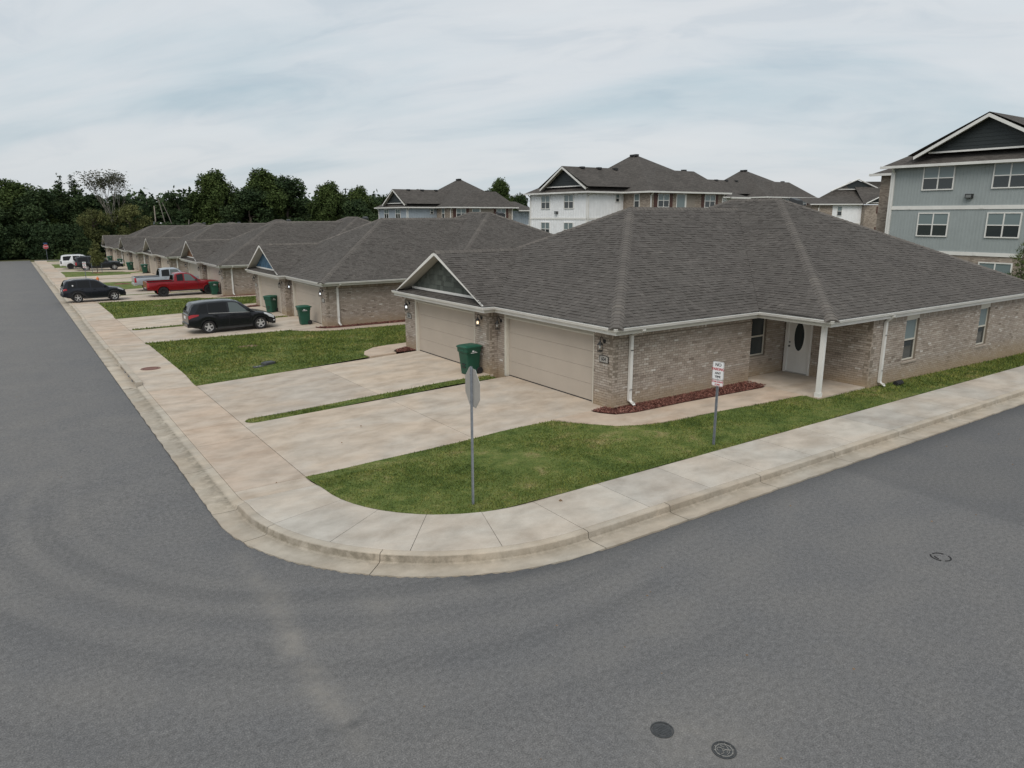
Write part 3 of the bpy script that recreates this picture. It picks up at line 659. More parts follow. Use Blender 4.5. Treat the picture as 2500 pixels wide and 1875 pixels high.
V = np.stack([b0, b1, tp], 1).reshape(-1, 3); F = np.arange(3*n).reshape(-1, 3)
gr = npmesh('grass', V, F, 'blade', tone=rng.random(n)**1.3); gr['kind'] = 'stuff'


# ------------------------------------------------------------------ houses
HO = np.array([14.0, 21.5, Z0])          # origin of the nearest house; the others are copies moved along the street
class Wall:
    def __init__(s, org, u, nrm, width, z0, z1, openings=()):
        s.o = np.array(org, float); s.u = np.array(u, float); s.n = np.array(nrm, float); s.w = width; s.z0 = z0; s.z1 = z1; s.op = openings
    def P(s, a, z, d=0.0): p = s.o+s.u*a+s.n*d; return (p[0], p[1], z)
    def backing(s, mb, th=0.2):
        # mortar plane split round the openings
        xs = sorted({0, s.w}|{x for o in s.op for x in o[:2]}); 
        for a, b in zip(xs[:-1], xs[1:]):
            mid = (a+b)/2; zs = [(s.z0, s.z1)]
            for (oa, ob, za, zb) in s.op:
                if oa < mid < ob: zs = [(s.z0, za), (zb, s.z1)]
            for za, zb in zs:
                if zb-za > .01: mb.hexa([s.P(a, za, -.013), s.P(b, za, -.013), s.P(b, za, -th), s.P(a, za, -th), s.P(a, zb, -.013), s.P(b, zb, -.013), s.P(b, zb, -th), s.P(a, zb, -th)])
    def bricks(s):
        out = []; ch, cl, mj = 0.0762, 0.2127, 0.010; z = s.z0; row = 0; ztop = s.z1-.205
        def put(a, b, za, zb):
            if b-a < .03 or zb-za < .02: return
            segs = [(a, b)]
            for (oa, ob, oz0, oz1) in s.op:
                if zb > oz0+.01 and za < oz1-.01:
                    ns = []
                    for (p, q) in segs:
                        if q <= oa or p >= ob: ns.append((p, q)); continue
                        if p < oa-.03: ns.append((p, oa))
                        if q > ob+.03: ns.append((ob, q))
                    segs = ns
            for p, q in segs:
                if q-p > .025: out.append((s, p, q, za, zb))
        while z < ztop-.01:
            zb = min(z+ch-mj, ztop-mj); a = -(cl/2 if row % 2 else 0)
            while a < s.w:
                put(max(0, a), min(s.w, a+cl-mj), z, zb); a += cl
            z += ch; row += 1
        a = 0
        while a < s.w: put(a, min(s.w, a+ch-mj), ztop, s.z1-.004); a += ch
        return out
def brick_mesh(mb, b):
    s, p, q, za, zb = b; d = 0.0+random.uniform(-.0015, .003); di = -.020
    t = min(1, max(0, random.gauss(.46, .15)+(.2 if random.random() < .05 else 0))); e = .0025
    mb.hexa([s.P(p, za, di), s.P(q, za, di), s.P(q, zb, di), s.P(p, zb, di), s.P(p+e, za+e, d), s.P(q-e, za+e, d), s.P(q-e, zb-e, d), s.P(p+e, zb-e, d)], 0, t, skip=(0,))
ZT = 2.52
WALLS = [
    Wall((14.05, 21.20), (0, -1), (-1, 0), 6.08, .0, ZT, [(0.45, 5.25, -1, 9)]),
    Wall((13.70, 21.20), (1, 0), (0, -1), 0.35, .0, ZT),
    Wall((13.70, 27.93), (0, -1), (-1, 0), 6.73, .0, ZT, [(0.98, 5.73, -1, 9)]),
    Wall((14.05, 15.12), (1, 0), (0, -1), 6.35, .0, ZT),
    Wall((20.40, 15.50), (1, 0), (0, -1), 2.45, .0, ZT, [(0.45, 1.35, .95, 2.32)]),
    Wall((22.85, 15.50), (0, -1), (-1, 0), 3.25, .0, ZT, [(0.06, 1.10, -1, 2.34)]),
    Wall((22.85, 12.25), (1, 0), (0, -1), 12.65, -.26, ZT, [(2.10, 2.99, .86, 2.42), (7.66, 8.50, .83, 2.40)]),
]
HID = [((13.70, 27.93), (20.4, 27.93)), ((20.4, 27.93), (20.4, 30.0)), ((20.4, 30.0), (35.5, 30.0)), ((35.5, 30.0), (35.5, 12.45)), ((20.4, 15.32), (20.4, 15.5))]
ZE = 2.735
def pl(*p): return [tuple(x) for x in p]
ROOF = {   # convex, planar faces; first edge is the eave where there is one
    'front': pl((13.6, 14.55, ZE), (20.45, 21.3, 6.10), (13.6, 28.05, ZE)),
    'south': pl((13.6, 14.55, ZE), (19.95, 14.55, ZE), (27.05, 21.3, 6.10), (20.45, 21.3, 6.10)),
    'north': pl((20.45, 21.3, 6.10), (27.05, 21.3, 6.10), (19.95, 28.05, ZE), (13.6, 28.05, ZE)),
    'rear_west_s': pl((19.95, 14.55, ZE), (19.95, 11.95, ZE), (27.9, 19.75, 6.5), (27.9, 21.3, 6.5), (27.05, 21.3, 6.10)),
    'rear_west_n': pl((19.95, 30.1, ZE), (19.95, 28.05, ZE), (27.05, 21.3, 6.10), (27.9, 21.3, 6.5), (27.9, 22.3, 6.5)),
    'rear_south': pl((19.95, 11.95, ZE), (36.0, 11.95, ZE), (27.9, 19.75, 6.5)),
    'rear_east': pl((36.0, 11.95, ZE), (36.0, 30.1, ZE), (27.9, 22.3, 6.5), (27.9, 19.75, 6.5)),
    'rear_north': pl((36.0, 30.1, ZE), (19.95, 30.1, ZE), (27.9, 22.3, 6.5)),
    'gable_s': pl((13.15, 20.75, ZE), (13.6, 20.75, ZE), (17.26, 24.2, 4.5), (13.15, 24.2, 4.5)),
    'gable_n': pl((13.15, 24.2, 4.5), (17.26, 24.2, 4.5), (13.6, 27.65, ZE), (13.15, 27.65, ZE)),
    'skirt': pl((13.15, 27.98, ZE-.01), (13.15, 20.75, ZE-.01), (13.68, 21.05, ZE+.10), (13.68, 27.35, ZE+.10)),
}
def face_shingles(P):
    P = [np.array(p, float) for p in P]; c = sum(P)/len(P)
    n = np.zeros(3)
    for i in range(len(P)): n += np.cross(P[i]-c, P[(i+1) % len(P)]-c)
    n /= np.linalg.norm(n)
    if n[2] < 0: n = -n
    u = np.cross(np.array([0, 0, 1.0]), n); u /= np.linalg.norm(u); v = np.cross(n, u)
    Q = [((p-c)@u, (p-c)@v) for p in P]; vmin = min(q[1] for q in Q); vmax = max(q[1] for q in Q)
    def span(vv):
        xs = []
        for i in range(len(Q)):
            (a, b), (d, e) = Q[i], Q[(i+1) % len(Q)]
            if (b-vv)*(e-vv) <= 0 and abs(e-b) > 1e-9: xs.append(a+(d-a)*(vv-b)/(e-b))
        return (min(xs), max(xs)) if len(xs) >= 2 else None
    out = []; ex = 0.145; v0 = vmin; row = 0
    while v0 < vmax-.02:
        v1 = min(v0+ex, vmax)
        s0 = span(max(v0, vmin+1e-4)); s1 = span(min(v1, vmax-1e-4))
        if s0 and s1:
            lo = min(s0[0], s1[0]); hi = max(s0[1], s1[1]); a = lo-random.uniform(0, .25)
            while a < hi:
                w = random.uniform(.14, .25); b = a+w
                a0, b0 = max(a, s0[0]), min(b, s0[1]); a1, b1 = max(a, s1[0]), min(b, s1[1])
                if b0-a0 > .02 or b1-a1 > .02:
                    if b0 < a0: a0 = b0 = (a0+b0)/2
                    if b1 < a1: a1 = b1 = (a1+b1)/2
                    out.append((c, u, v, n, a0, b0, a1, b1, v0, v1, random.choice((.003, .005, .016))))
                a = b
        v0 = v1; row += 1
    return out
def shingle_mesh(mb, s):
    c, u, v, n, a0, b0, a1, b1, v0, v1, th = s; g = .004
    P = lambda a, vv, h: tuple(c+u*a+v*vv+n*h)
    t = min(1, max(0, random.gauss(.50, .11)))
    lo = th+.008; A, B, Cc, D = P(a0+g, v0, lo), P(b0-g, v0, lo), P(b1-g, v1+.01, .003), P(a1+g, v1+.01, .003)
    mb.face([A, B, Cc, D], 0, t); mb.face([P(a0+g, v0, 0), P(b0-g, v0, 0), B, A], 0, 0.12)  # lower edges toned dark, the tabs' shadow line put into the colour
    mb.face([P(a0+g, v0, 0), A, D], 0, t); mb.face([B, P(b0-g, v0, 0), Cc], 0, t)
def proj_size(p, n):
    d = np.array(p)-CAMP; r = np.linalg.norm(d); return abs(d@n)/r**3
_fwd = np.array(fw*1.0)
def in_view(p):
    d = np.array(p)-CAMP; x = d@np.array(r2); y = -(d@np.array(u3)); z = d@np.array(f2); return z > .5 and abs(x/z*FPX) < 1240 and abs(y/z*FPX) < 930
def hip_caps(a, b, step=.21, w=.22):
    a = np.array(a); b = np.array(b); L_ = np.linalg.norm(b-a); d = (b-a)/L_; s = np.cross(d, [0, 0, 1.0]); s /= np.linalg.norm(s); up_ = np.cross(s, d); out = []
    k = 0.0
    while k < L_-.05:
        e = min(k+step+.05, L_); out.append((a+d*k, a+d*e, s, up_, w)); k += step
    return out
def cap_mesh(mb, c):
    p, q, s, n, w = c; dr = w*(.52 if abs(p[2]-q[2]) < 1e-3 else .37)-.012; t = min(1, max(0, random.gauss(.84, .08)))
    A = [tuple(p-s*w-n*dr), tuple(p-s*w*.35+n*.030), tuple(p+s*w*.35+n*.030), tuple(p+s*w-n*dr)]
    B = [tuple(q-s*w*.97-n*(dr+.012)), tuple(q-s*w*.33+n*.014), tuple(q+s*w*.33+n*.014), tuple(q+s*w*.97-n*(dr+.012))]
    for i in range(3): mb.face([A[i], A[i+1], B[i+1], B[i]], 0, t)
    mb.face([tuple(p-n*.06), A[0], A[1]], 0, t*.7); mb.face([tuple(p-n*.06), A[1], A[2]], 0, t*.7); mb.face([tuple(p-n*.06), A[2], A[3]], 0, t*.7)
HIPS = [((13.6, 14.55, ZE), (20.45, 21.3, 6.10)), ((13.6, 28.05, ZE), (20.45, 21.3, 6.10)), ((20.45, 21.3, 6.10), (27.05, 21.3, 6.10)),
        ((19.95, 11.95, ZE), (27.9, 19.75, 6.5)), ((19.95, 30.1, ZE), (27.9, 22.3, 6.5)), ((27.9, 19.75, 6.5), (27.9, 22.3, 6.5)),
        ((36, 11.95, ZE), (27.9, 19.75, 6.5)), ((36, 30.1, ZE), (27.9, 22.3, 6.5)), ((13.15, 24.2, 4.5), (17.26, 24.2, 4.5))]
random.seed(11)
BRICKS = [b for w in WALLS for b in w.bricks()]
SHING = [s for P in ROOF.values() for s in face_shingles(P)]
CAPS = [c for h in HIPS for c in hip_caps(*h)]
def bkey(b):
    s, p, q, za, zb = b; c = np.array(s.P((p+q)/2, (za+zb)/2)); d = CAMP-c
    if d@np.array([*s.n, 0]) <= 0 or not in_view(c): return 0
    return proj_size(c, np.array([*s.n, 0]))*(q-p)*(zb-za)
def skey(s):
    c, u, v, n, a0, b0, a1, b1, v0, v1, th = s; p = c+u*(a0+b0)/2+v*v0
    if (CAMP-p)@n <= 0 or not in_view(p): return 0
    return proj_size(p, n)*(b0-a0)*(v1-v0)
BRICKS.sort(key=bkey, reverse=True); SHING.sort(key=skey, reverse=True)

def wall_lantern(root, p, nx, state, k=''):
    """carriage lantern: backplate, hooked arm, roof, cage with glass and bulb; p = wall point at the lantern's middle, wall normal -X"""
    x, y, z = p; mb = MB(); mb.lathe([(.0, -.005), (.062, -.005), (.062, -.02), (.03, -.032), (0, -.032)], (x, y, z+.10), 'x', 12)
    mb.tube([(x-.02, y, z+.08), (x-.07, y, z+.20), (x-.12, y, z+.25), (x-.165, y, z+.22), (x-.17, y, z+.13)], .011, 7)
    mb.lathe([(.02, .14), (.025, .12), (.05, .07), (.085, .03), (.09, .02), (.085, .015)], (x-.17, y, z), 'z', 10)
    mb.lathe([(.075, -.185), (.085, -.18), (.085, -.165), (.05, -.19)], (x-.17, y, z), 'z', 10)
    for i in range(6):
        a = 2*math.pi*i/6; mb.tube([(x-.17+.075*math.cos(a), y+.075*math.sin(a), z-.17), (x-.17+.083*math.cos(a), y+.083*math.sin(a), z+.02)], .0055, 4)
    o = mb.build('wall_lantern', 'black', root, HO)
    mb = MB(); mb.lathe([(.0, -.11), (.028, -.10), (.036, -.06), (.030, -.02), (.012, .01), (0, .01)], (x-.17, y, z), 'z', 10); mb.build('bulb', {'warm': 'bulbwarm', 'white': 'bulbwhite', 'off': 'bulboff'}[state], o, HO, smooth=True)
    return o
def number_plate(root, p, num):
    x, y, z = p; mb = MB(); w, h = .20, .11
    mb.prism([(y-w, z-h), (y+w, z-h), (y+w, z+h*.75), (y+w*.5, z+h), (y-w*.5, z+h), (y-w, z+h*.75)], 'x', x-.022, x-.002, 0)
    o = mb.build('number_plate', 'black', root, HO)
    mb = MB(); w, h = .178, .092
    mb.prism([(y-w, z-h), (y+w, z-h), (y+w, z+h*.75), (y+w*.5, z+h), (y-w*.5, z+h), (y-w, z+h*.75)], 'x', x-.025, x-.0225, 0); mb.build('plate_face', 'alu', o, HO)
    if num:
        mb = MB(); add_text(mb, num, .17, (x-.0275, y, z-.005), (0, -1, 0), (0, 0, 1), sx=.8, bold=.004); mb.build('digits', 'signblack', o, HO, fix=False)
def garage_door(root, x, y0, y1, zb, zt):
    """door facing -X; four panels with recessed lines, seal, jambs, ribbed header"""
    mb = MB(); mb.box(x+.02, x+.05, y0, y1, zb+.03, zt); o = mb.build('garage_door', 'beige', root, HO)
    n = 4; h = (zt-zb-.03)/n
    for i in range(n):
        mb = MB(); a = zb+.03+h*i; mb.hexa([(x+.02, y0+.01, a+.001), (x+.02, y1-.01, a+.001), (x+.02, y1-.01, a+h-.001), (x+.02, y0+.01, a+h-.001), (x-.004, y0+.012, a+.003), (x-.004, y1-.012, a+.003), (x-.004, y1-.012, a+h-.005), (x-.004, y0+.012, a+h-.005)], 0, .5, (0,))
        mb.build('panel', 'beige', o, HO)
    mb = MB(); mb.box(x-.006, x+.04, y0, y1, zb, zb+.022); mb.build('bottom_seal', 'seal_hollow', o, HO)
    return o
def build_house(individual):
    root = thing('duplex_house', '', 'house', tuple(HO))
    mb = MB()
    for w in WALLS: w.backing(mb)
    for (a, b) in HID:
        dx_, dy_ = b[0]-a[0], b[1]-a[1]; L_ = math.hypot(dx_, dy_); nx, ny = dy_/L_*.1, -dx_/L_*.1
        mb.hexa([(a[0], a[1], -.3), (b[0], b[1], -.3), (b[0]+nx, b[1]+ny, -.3), (a[0]+nx, a[1]+ny, -.3), (a[0], a[1], ZT), (b[0], b[1], ZT), (b[0]+nx, b[1]+ny, ZT), (a[0]+nx, a[1]+ny, ZT)])
    for (x, y0, y1) in ((14.4, 15.3, 21.2), (14.1, 21.2, 27.8)): mb.box(x, x+.1, y0, y1, 0, ZT)
    # foundation below the courses
    for w in WALLS: mb.hexa([w.P(0, w.z0-.5, -.006), w.P(w.w, w.z0-.5, -.006), w.P(w.w, w.z0-.5, -.2), w.P(0, w.z0-.5, -.2), w.P(0, w.z0-.0005, -.006), w.P(w.w, w.z0-.0005, -.006), w.P(w.w, w.z0-.0005, -.2), w.P(0, w.z0-.0005, -.2)])
    wall = mb.build('wall', 'mortar', root, HO, fix=False)
    nb = 300 if individual else 0
    for b in BRICKS[:nb]:
        mb = MB(); brick_mesh(mb, b); mb.build('brick', 'brick', wall, HO, fix=False)
    mb = MB()
    for b in BRICKS[nb:]: brick_mesh(mb, b)
    mb.build('brickwork', 'brick', wall, HO, fix=False)['kind'] = 'stuff'
    # roof
    mb = MB()
    for P in ROOF.values():
        mb.face(P)
    roof = mb.build('roof', 'roofdeck', root, HO, fix=False)
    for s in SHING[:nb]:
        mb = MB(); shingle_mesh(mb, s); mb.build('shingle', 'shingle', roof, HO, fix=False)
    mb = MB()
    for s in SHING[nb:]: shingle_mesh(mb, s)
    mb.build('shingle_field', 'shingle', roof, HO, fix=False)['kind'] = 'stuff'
    if individual:
        for c in CAPS[:]: 
            mb = MB(); cap_mesh(mb, c); mb.build('ridge_cap', 'shingle', roof, HO, fix=False)
    else:
        mb = MB()
        for c in CAPS: cap_mesh(mb, c)
        mb.build('ridge_capping', 'shingle', roof, HO, fix=False)
    # valley strips between the two roof masses
    vx, vy, vz = 28.62, 19.45, 6.33
    mb = MB(); mb.hexa([(vx-.25, vy-.22, vz-.08), (vx+.25, vy-.22, vz-.08), (vx+.25, vy+.22, vz+.13), (vx-.25, vy+.22, vz+.13), (vx-.2, vy-.20, vz+.10), (vx+.2, vy-.20, vz+.10), (vx+.2, vy+.14, vz+.22), (vx-.2, vy+.14, vz+.22)]); mb.build('roof_vent', 'black', roof, HO)
    # soffit and fascia
    mb = MB()
    mb.box(13.72, 20.5, 14.62, 28.0, ZT+.002, ZT+.06); mb.box(20.5, 35.9, 12.05, 30.0, ZT+.002, ZT+.06); mb.box(20.02, 20.5, 12.05, 14.62, ZT+.002, ZT+.06); mb.box(13.24, 13.72, 20.8, 27.95, ZT+.002, ZT+.06)
    mb.build('soffit', 'soffit', root, HO)
    # gutters: box section following the eaves
    ev = [(13.12, 27.98), (13.12, 20.70), (13.57, 20.70), (13.57, 14.52), (19.92, 14.52), (19.92, 11.92), (36.02, 11.92)]
    g = MB(); w = .115
    for i in range(len(ev)-1):
        a, b = Vector(ev[i]), Vector(ev[i+1]); d = (b-a).normalized(); nn = Vector((-d.y, d.x))   # inward side
        # mitre both ends
        def off(j, dist):
            p = Vector(ev[j]); ds = []
            if j > 0: dd = (Vector(ev[j])-Vector(ev[j-1])).normalized(); ds.append(Vector((-dd.y, dd.x)))
            if j < len(ev)-1: dd = (Vector(ev[j+1])-Vector(ev[j])).normalized(); ds.append(Vector((-dd.y, dd.x)))
            if len(ds) == 1: return p+ds[0]*dist
            return p+(ds[0]+ds[1])*dist
        prof = [(w, 2.615), (.03, 2.615), (.014, 2.640), (.012, 2.660), (-.002, 2.685), (-.004, 2.708), (.006, 2.713), (.014, 2.708), (.014, 2.66), (w-.01, 2.66), (w, 2.722)]
        A = [(*off(i, o_), z_) for o_, z_ in prof]; B = [(*off(i+1, o_), z_) for o_, z_ in prof]
        for q in range(len(prof)-1): g.face([A[q], B[q], B[q+1], A[q+1]])
        if i == 0: g.face(A)
        # fascia board behind
        F1, F2 = off(i, w+.004), off(i+1, w+.004); F3, F4 = off(i, w+.03), off(i+1, w+.03)
        g.hexa([(*F1, 2.50), (*F2, 2.50), (*F4, 2.50), (*F3, 2.50), (*F1, 2.722), (*F2, 2.722), (*F4, 2.722), (*F3, 2.722)])
    g.build('gutter', 'gutter', root, HO)
    # downspouts: square pipe with offsets and an outlet shoe
    def downspout(x, ywall, yeave, zb, out=-1):
        mb = MB(); pts = [(x, yeave+.06, 2.615), (x, yeave+.065, 2.56), (x, ywall-.06, 2.36), (x, ywall-.06, zb+.12), (x+.0, ywall-.075, zb+.07), (x+.03, ywall-.24, zb)]
        def ring(p, a, b_): return [(p[0]-a, p[1]-b_, p[2]), (p[0]+a, p[1]-b_, p[2]), (p[0]+a, p[1]+b_, p[2]), (p[0]-a, p[1]+b_, p[2])]
        R = [ring(p, .055, .042) for p in pts]
        p = pts[-1]; R[-1] = [(p[0]-.05, p[1], p[2]-.03), (p[0]+.05, p[1], p[2]-.03), (p[0]+.05, p[1]+.03, p[2]+.045), (p[0]-.05, p[1]+.03, p[2]+.045)]
        for i in range(len(R)-1):
            for k in range(4): mb.face([R[i][k], R[i][(k+1) % 4], R[i+1][(k+1) % 4], R[i+1][k]])
        o = mb.build('downspout', 'gutter', root, HO)
        for z_ in (.7, 1.9):
            mb = MB(); mb.box(x-.056, x+.056, ywall-.102, ywall-.02, z_, z_+.03); mb.build('strap', 'gutter', o, HO)
    downspout(14.72, 15.12, 14.52, .30); downspout(23.50, 12.25, 11.92, .24)
    # garages
    garage_door(root, 14.16, 15.95, 20.62, Z0-.01, 2.29)
    garage_door(root, 13.80, 22.20, 26.84, Z0-.01, 2.29)
    for (xf, xd, y0, y1) in ((14.05, 14.16, 15.95, 20.75), (13.70, 13.80, 22.20, 26.95)):
        for (ja, jb) in ((y1-.125, y1-.001), (y0+.001, y0+.03)):
            mb = MB(); mb.box(xf-.012, xd+.06, ja, jb, Z0-.02, 2.40); mb.build('door_jamb', 'cream', root, HO)
        mb = MB(); mb.box(xf-.008, xd+.06, y0+.03, y1-.126, 2.285, 2.335); mb.build('header_trim', 'cream', root, HO)
        mb = MB(); mb.box(xf+.004, xd+.05, y0+.001, y1-.001, 2.41, ZT)
        q = y0+.03
        while q < y1-.13: mb.box(xf-.004, xf+.02, q, q+.03, 2.337, 2.515); q += .045
        mb.box(xf+.021, xd+.04, y0+.03, y1-.127, 2.336, 2.409)
        mb.build('ribbed_header', 'soffit', root, HO)
    # gable front: shakes, base trim, rakes with soffit
    gx = 13.66; zb = 2.95; yc = 24.2; zt = 4.38; hw = 2.82
    mb = MB(); mb.prism([(yc-hw, zb), (yc+hw, zb), (yc, zt)], 'x', gx+.02, gx+.10, 0); gw = mb.build('gable_wall', 'roofdeck', root, HO)
    z = zb
    while z < zt-.03:
        z1 = min(z+.20, zt); wl = hw*(zt-z)/(zt-zb); wu = hw*(zt-z1)/(zt-zb); a = -wl-random.uniform(0, .1)
        while a < wl:
            b = a+random.uniform(.17, .27); a0, b0 = max(a, -wl), min(b, wl); a1, b1 = max(a, -wu), min(b, wu)
            if b0-a0 > .015:
                if b1 < a1: a1 = b1 = max(min((a1+b1)/2, wu), -wu)
                mb = MB(); dz_ = random.uniform(-.008, .008); t = random.random()
                lo = [(gx-.012, yc+a0+.003, z+dz_), (gx-.012, yc+b0-.003, z+dz_)]; hi = [(gx+.004, yc+b1-.003, z1), (gx+.004, yc+a1+.003, z1)]
                mb.face(lo+hi, 0, t); mb.face([(gx+.02, lo[0][1], z), (gx+.02, lo[1][1], z), lo[1], lo[0]], 0, t); mb.face([lo[0], hi[1], (gx+.02, a1+yc, z1), (gx+.02, lo[0][1], z)], 0, t); mb.face([lo[1], hi[0], (gx+.02, b1+yc, z1), (gx+.02, lo[1][1], z)], 0, t)
                mb.build('shake', 'shake_olive', gw, HO, fix=False)
            a = b
        z = z1
    mb = MB(); mb.box(gx-.03, gx+.02, yc-hw-.05, yc+hw+.02, zb-.09, zb); mb.build('gable_base_trim', 'white', root, HO)
    for sg in (-1, 1):
        mb = MB(); x0, x1 = 13.16, 13.195
        P0 = (yc+sg*3.42, ZE-.02); P1 = (yc, 4.485); dz_ = .145
        mb.hexa([(x0, P0[0], P0[1]-.01), (x1, P0[0], P0[1]-.01), (x1, P1[0], P1[1]-dz_), (x0, P1[0], P1[1]-dz_), (x0, P0[0]+sg*.02, P0[1]+.035), (x1, P0[0]+sg*.02, P0[1]+.035), (x1, P1[0], P1[1]+.0), (x0, P1[0], P1[1]+.0)])
        mb.build('rake_board', 'white', root, HO)
        mb = MB(); mb.hexa([(x1, P0[0]-sg*.3, P0[1]+.10), (gx+.02, P0[0]-sg*.3, P0[1]+.10), (gx+.02, P1[0], P1[1]-.075), (x1, P1[0], P1[1]-.075), (x1, P0[0]-sg*.3, P0[1]+.115), (gx+.02, P0[0]-sg*.3, P0[1]+.115), (gx+.02, P1[0], P1[1]-.06), (x1, P1[0], P1[1]-.06)])
        mb.build('rake_soffit', 'soffit', root, HO)
    # porch: slab, post, entry door, window
    mb = MB(); mb.box(20.2, 22.85, 12.30, 15.5, Z0-.5, Z0+.0); mb.build('porch_slab', 'con_drive', root, HO)
    mb = MB(); mb.box(20.27, 20.40, 12.36, 12.49, Z0, ZT); mb.box(20.25, 20.42, 12.34, 12.51, Z0+.001, Z0+.14); mb.build('porch_post', 'white', root, HO)
    mb = MB(); mb.box(22.80, 22.90, 15.33, 15.44, Z0, 2.34); mb.box(22.80, 22.90, 14.40, 14.46, Z0, 2.34); mb.box(22.80, 22.90, 14.46, 15.33, 2.26, 2.34); mb.build('door_frame', 'white', root, HO)
    mb = MB(); mb.box(22.85, 22.90, 14.46, 15.33, Z0+.03, 2.26)
    for (a, b, c, d) in ((14.54, 14.86, .36, .90), (14.93, 15.25, .36, .90)): mb.box(22.843, 22.851, a, b, c, d)
    door = mb.build('entry_door', 'white', root, HO)
    mb = MB(); n = 24; el = [(14.895+.20*math.cos(2*math.pi*i/n), 1.56+.52*math.sin(2*math.pi*i/n)) for i in range(n)]; mb.prism(el, 'x', 22.842, 22.852); mb.build('oval_glass', 'glass', door, HO)
    mb = MB(); mb.tube([(22.84, 14.895+.215*math.cos(2*math.pi*i/n), 1.56+.535*math.sin(2*math.pi*i/n)) for i in range(n+1)], .018, 6); mb.build('oval_trim', 'white', door, HO)
    mb = MB(); mb.lathe([(.0, -.06), (.028, -.055), (.03, -.03), (.015, -.015), (.03, -.008), (.03, 0)], (22.85, 15.26, 1.18), 'x', 10); mb.lathe([(0, -.03), (.025, -.028), (.028, 0)], (22.85, 15.26, 1.32), 'x', 10); mb.build('door_handle', 'black', door, HO)
    mb = MB(); mb.box(22.78, 22.92, 14.46, 15.33, Z0+.001, Z0+.03); mb.build('door_sill', 'alu', door, HO)
    def window(xa, xb, y, za, zb, blind, lint):
        fr = MB(); d = .05; yf = y+.075
        fr.box(xa, xa+.045, yf, yf+.05, za, zb); fr.box(xb-.045, xb, yf, yf+.05, za, zb); fr.box(xa+.045, xb-.045, yf, yf+.05, zb-.045, zb); fr.box(xa+.045, xb-.045, yf, yf+.05, za, za+.045)
        zm = (za+zb)/2; fr.box(xa+.045, xb-.045, yf-.012, yf+.04, zm-.025, zm+.025)
        f = fr.build('window', 'cream', root, HO)
        mb = MB(); mb.box(xa+.045, xb-.045, yf+.018, yf+.028, zm+.025, zb-.045); mb.build('pane', 'glassblind' if blind else 'glass', f, HO)
        mb = MB(); mb.box(xa+.045, xb-.045, yf+.026, yf+.036, za+.045, zm-.025); mb.build('pane', 'glass', f, HO)
        mb = MB(); mb.hexa([(xa-.06, y-.03, za-.095), (xb+.06, y-.03, za-.095), (xb+.06, y+.10, za-.095), (xa-.06, y+.10, za-.095), (xa-.06, y-.035, za-.035), (xb+.06, y-.035, za-.035), (xb+.06, y+.10, za-.002), (xa-.06, y+.10, za-.002)]); mb.build('sill', 'brick', f, HO)
        if lint:
            mb = MB(); mb.box(xa, xb, y+.01, y+.06, zb+.002, ZT-.004); mb.build('head_panel', 'cream', f, HO)
        mb = MB(); mb.box(xa-.01, xb+.01, y+.13, y+.16, za-.01, zb+.01); mb.build('lining', 'seal_hollow', f, HO)
    window(20.86, 21.74, 15.50, .95, 2.32, False, False)
    window(24.96, 25.83, 12.25, .86, 2.30, True, True); window(30.52, 31.34, 12.25, .83, 2.28, True, True)
    return root
def dress(root, lamps, nums):
    """lanterns and number plates (positions on the four piers)"""
    pos = [(14.05, 15.50, 2.09), (14.05, 20.97, 2.05), (13.70, 21.72, 2.10), (13.70, 27.45, 2.08)]
    for p, s in zip(pos, lamps): wall_lantern(root, p, -1, s)
    number_plate(root, (14.05, 15.49, 1.66), nums[0]); number_plate(root, (13.70, 27.52, 1.63), nums[1])
HG = 'brick duplex houses along the street'
h1 = build_house(True); tag(h1, 'nearest taupe brick duplex on the corner, olive green gable shakes, side porch with white post', 'house', HG)
h2p = build_house(False)
dress(h1, ('off', 'off', 'warm', 'white'), ('604', '606'))
info = [('blue', 'taupe brick duplex with blue gable shakes, second from the corner', ('white', 'white', 'off', 'off')),
        ('brown', 'taupe brick duplex with rust brown gable behind the red pickup', ('off',)*4),
        ('slate', 'taupe brick duplex with a dull slate gable, fourth house from the corner', ('off',)*4),
        ('dark', 'taupe brick duplex with almost black gable beside the long charcoal suv', ('off',)*4),
        ('grey', 'farthest brick duplex at the dark trees, last of the row', ('off',)*4)]
def kids(o): return CH.get(o.name, [])
CH = {}
def index_children():
    CH.clear()
    for o in bpy.data.objects:
        if o.parent: CH.setdefault(o.parent.name, []).append(o)
def clone(o, parent=None):
    c = o.copy(); COL.objects.link(c)
    if parent is not None: c.parent = parent
    for ch in kids(o): clone(ch, c)
    return c
index_children()
houses = [h1]
for i, (gab, lab, lamps) in enumerate(info):
    r = h2p if i == 0 else clone(h2p)
    houses.append(r); r.location = (HO[0], HO[1]+PER*(i+1), HO[2]+DZ[i+1]); tag(r, lab, 'house', HG)
SHMESH = {}
for i, (gab, lab, lamps) in enumerate(info):
    r = houses[i+1]
    gw = [c for c in bpy.data.objects if c.parent == r and c.name.startswith('gable_wall')][0]
    for s in [c for c in bpy.data.objects if c.parent == gw]:
        key = (s.data.name, gab); me = s.data.copy(); me.materials[0] = M['shake_'+gab]; s.data = me
    dress(r, lamps, (None, None))

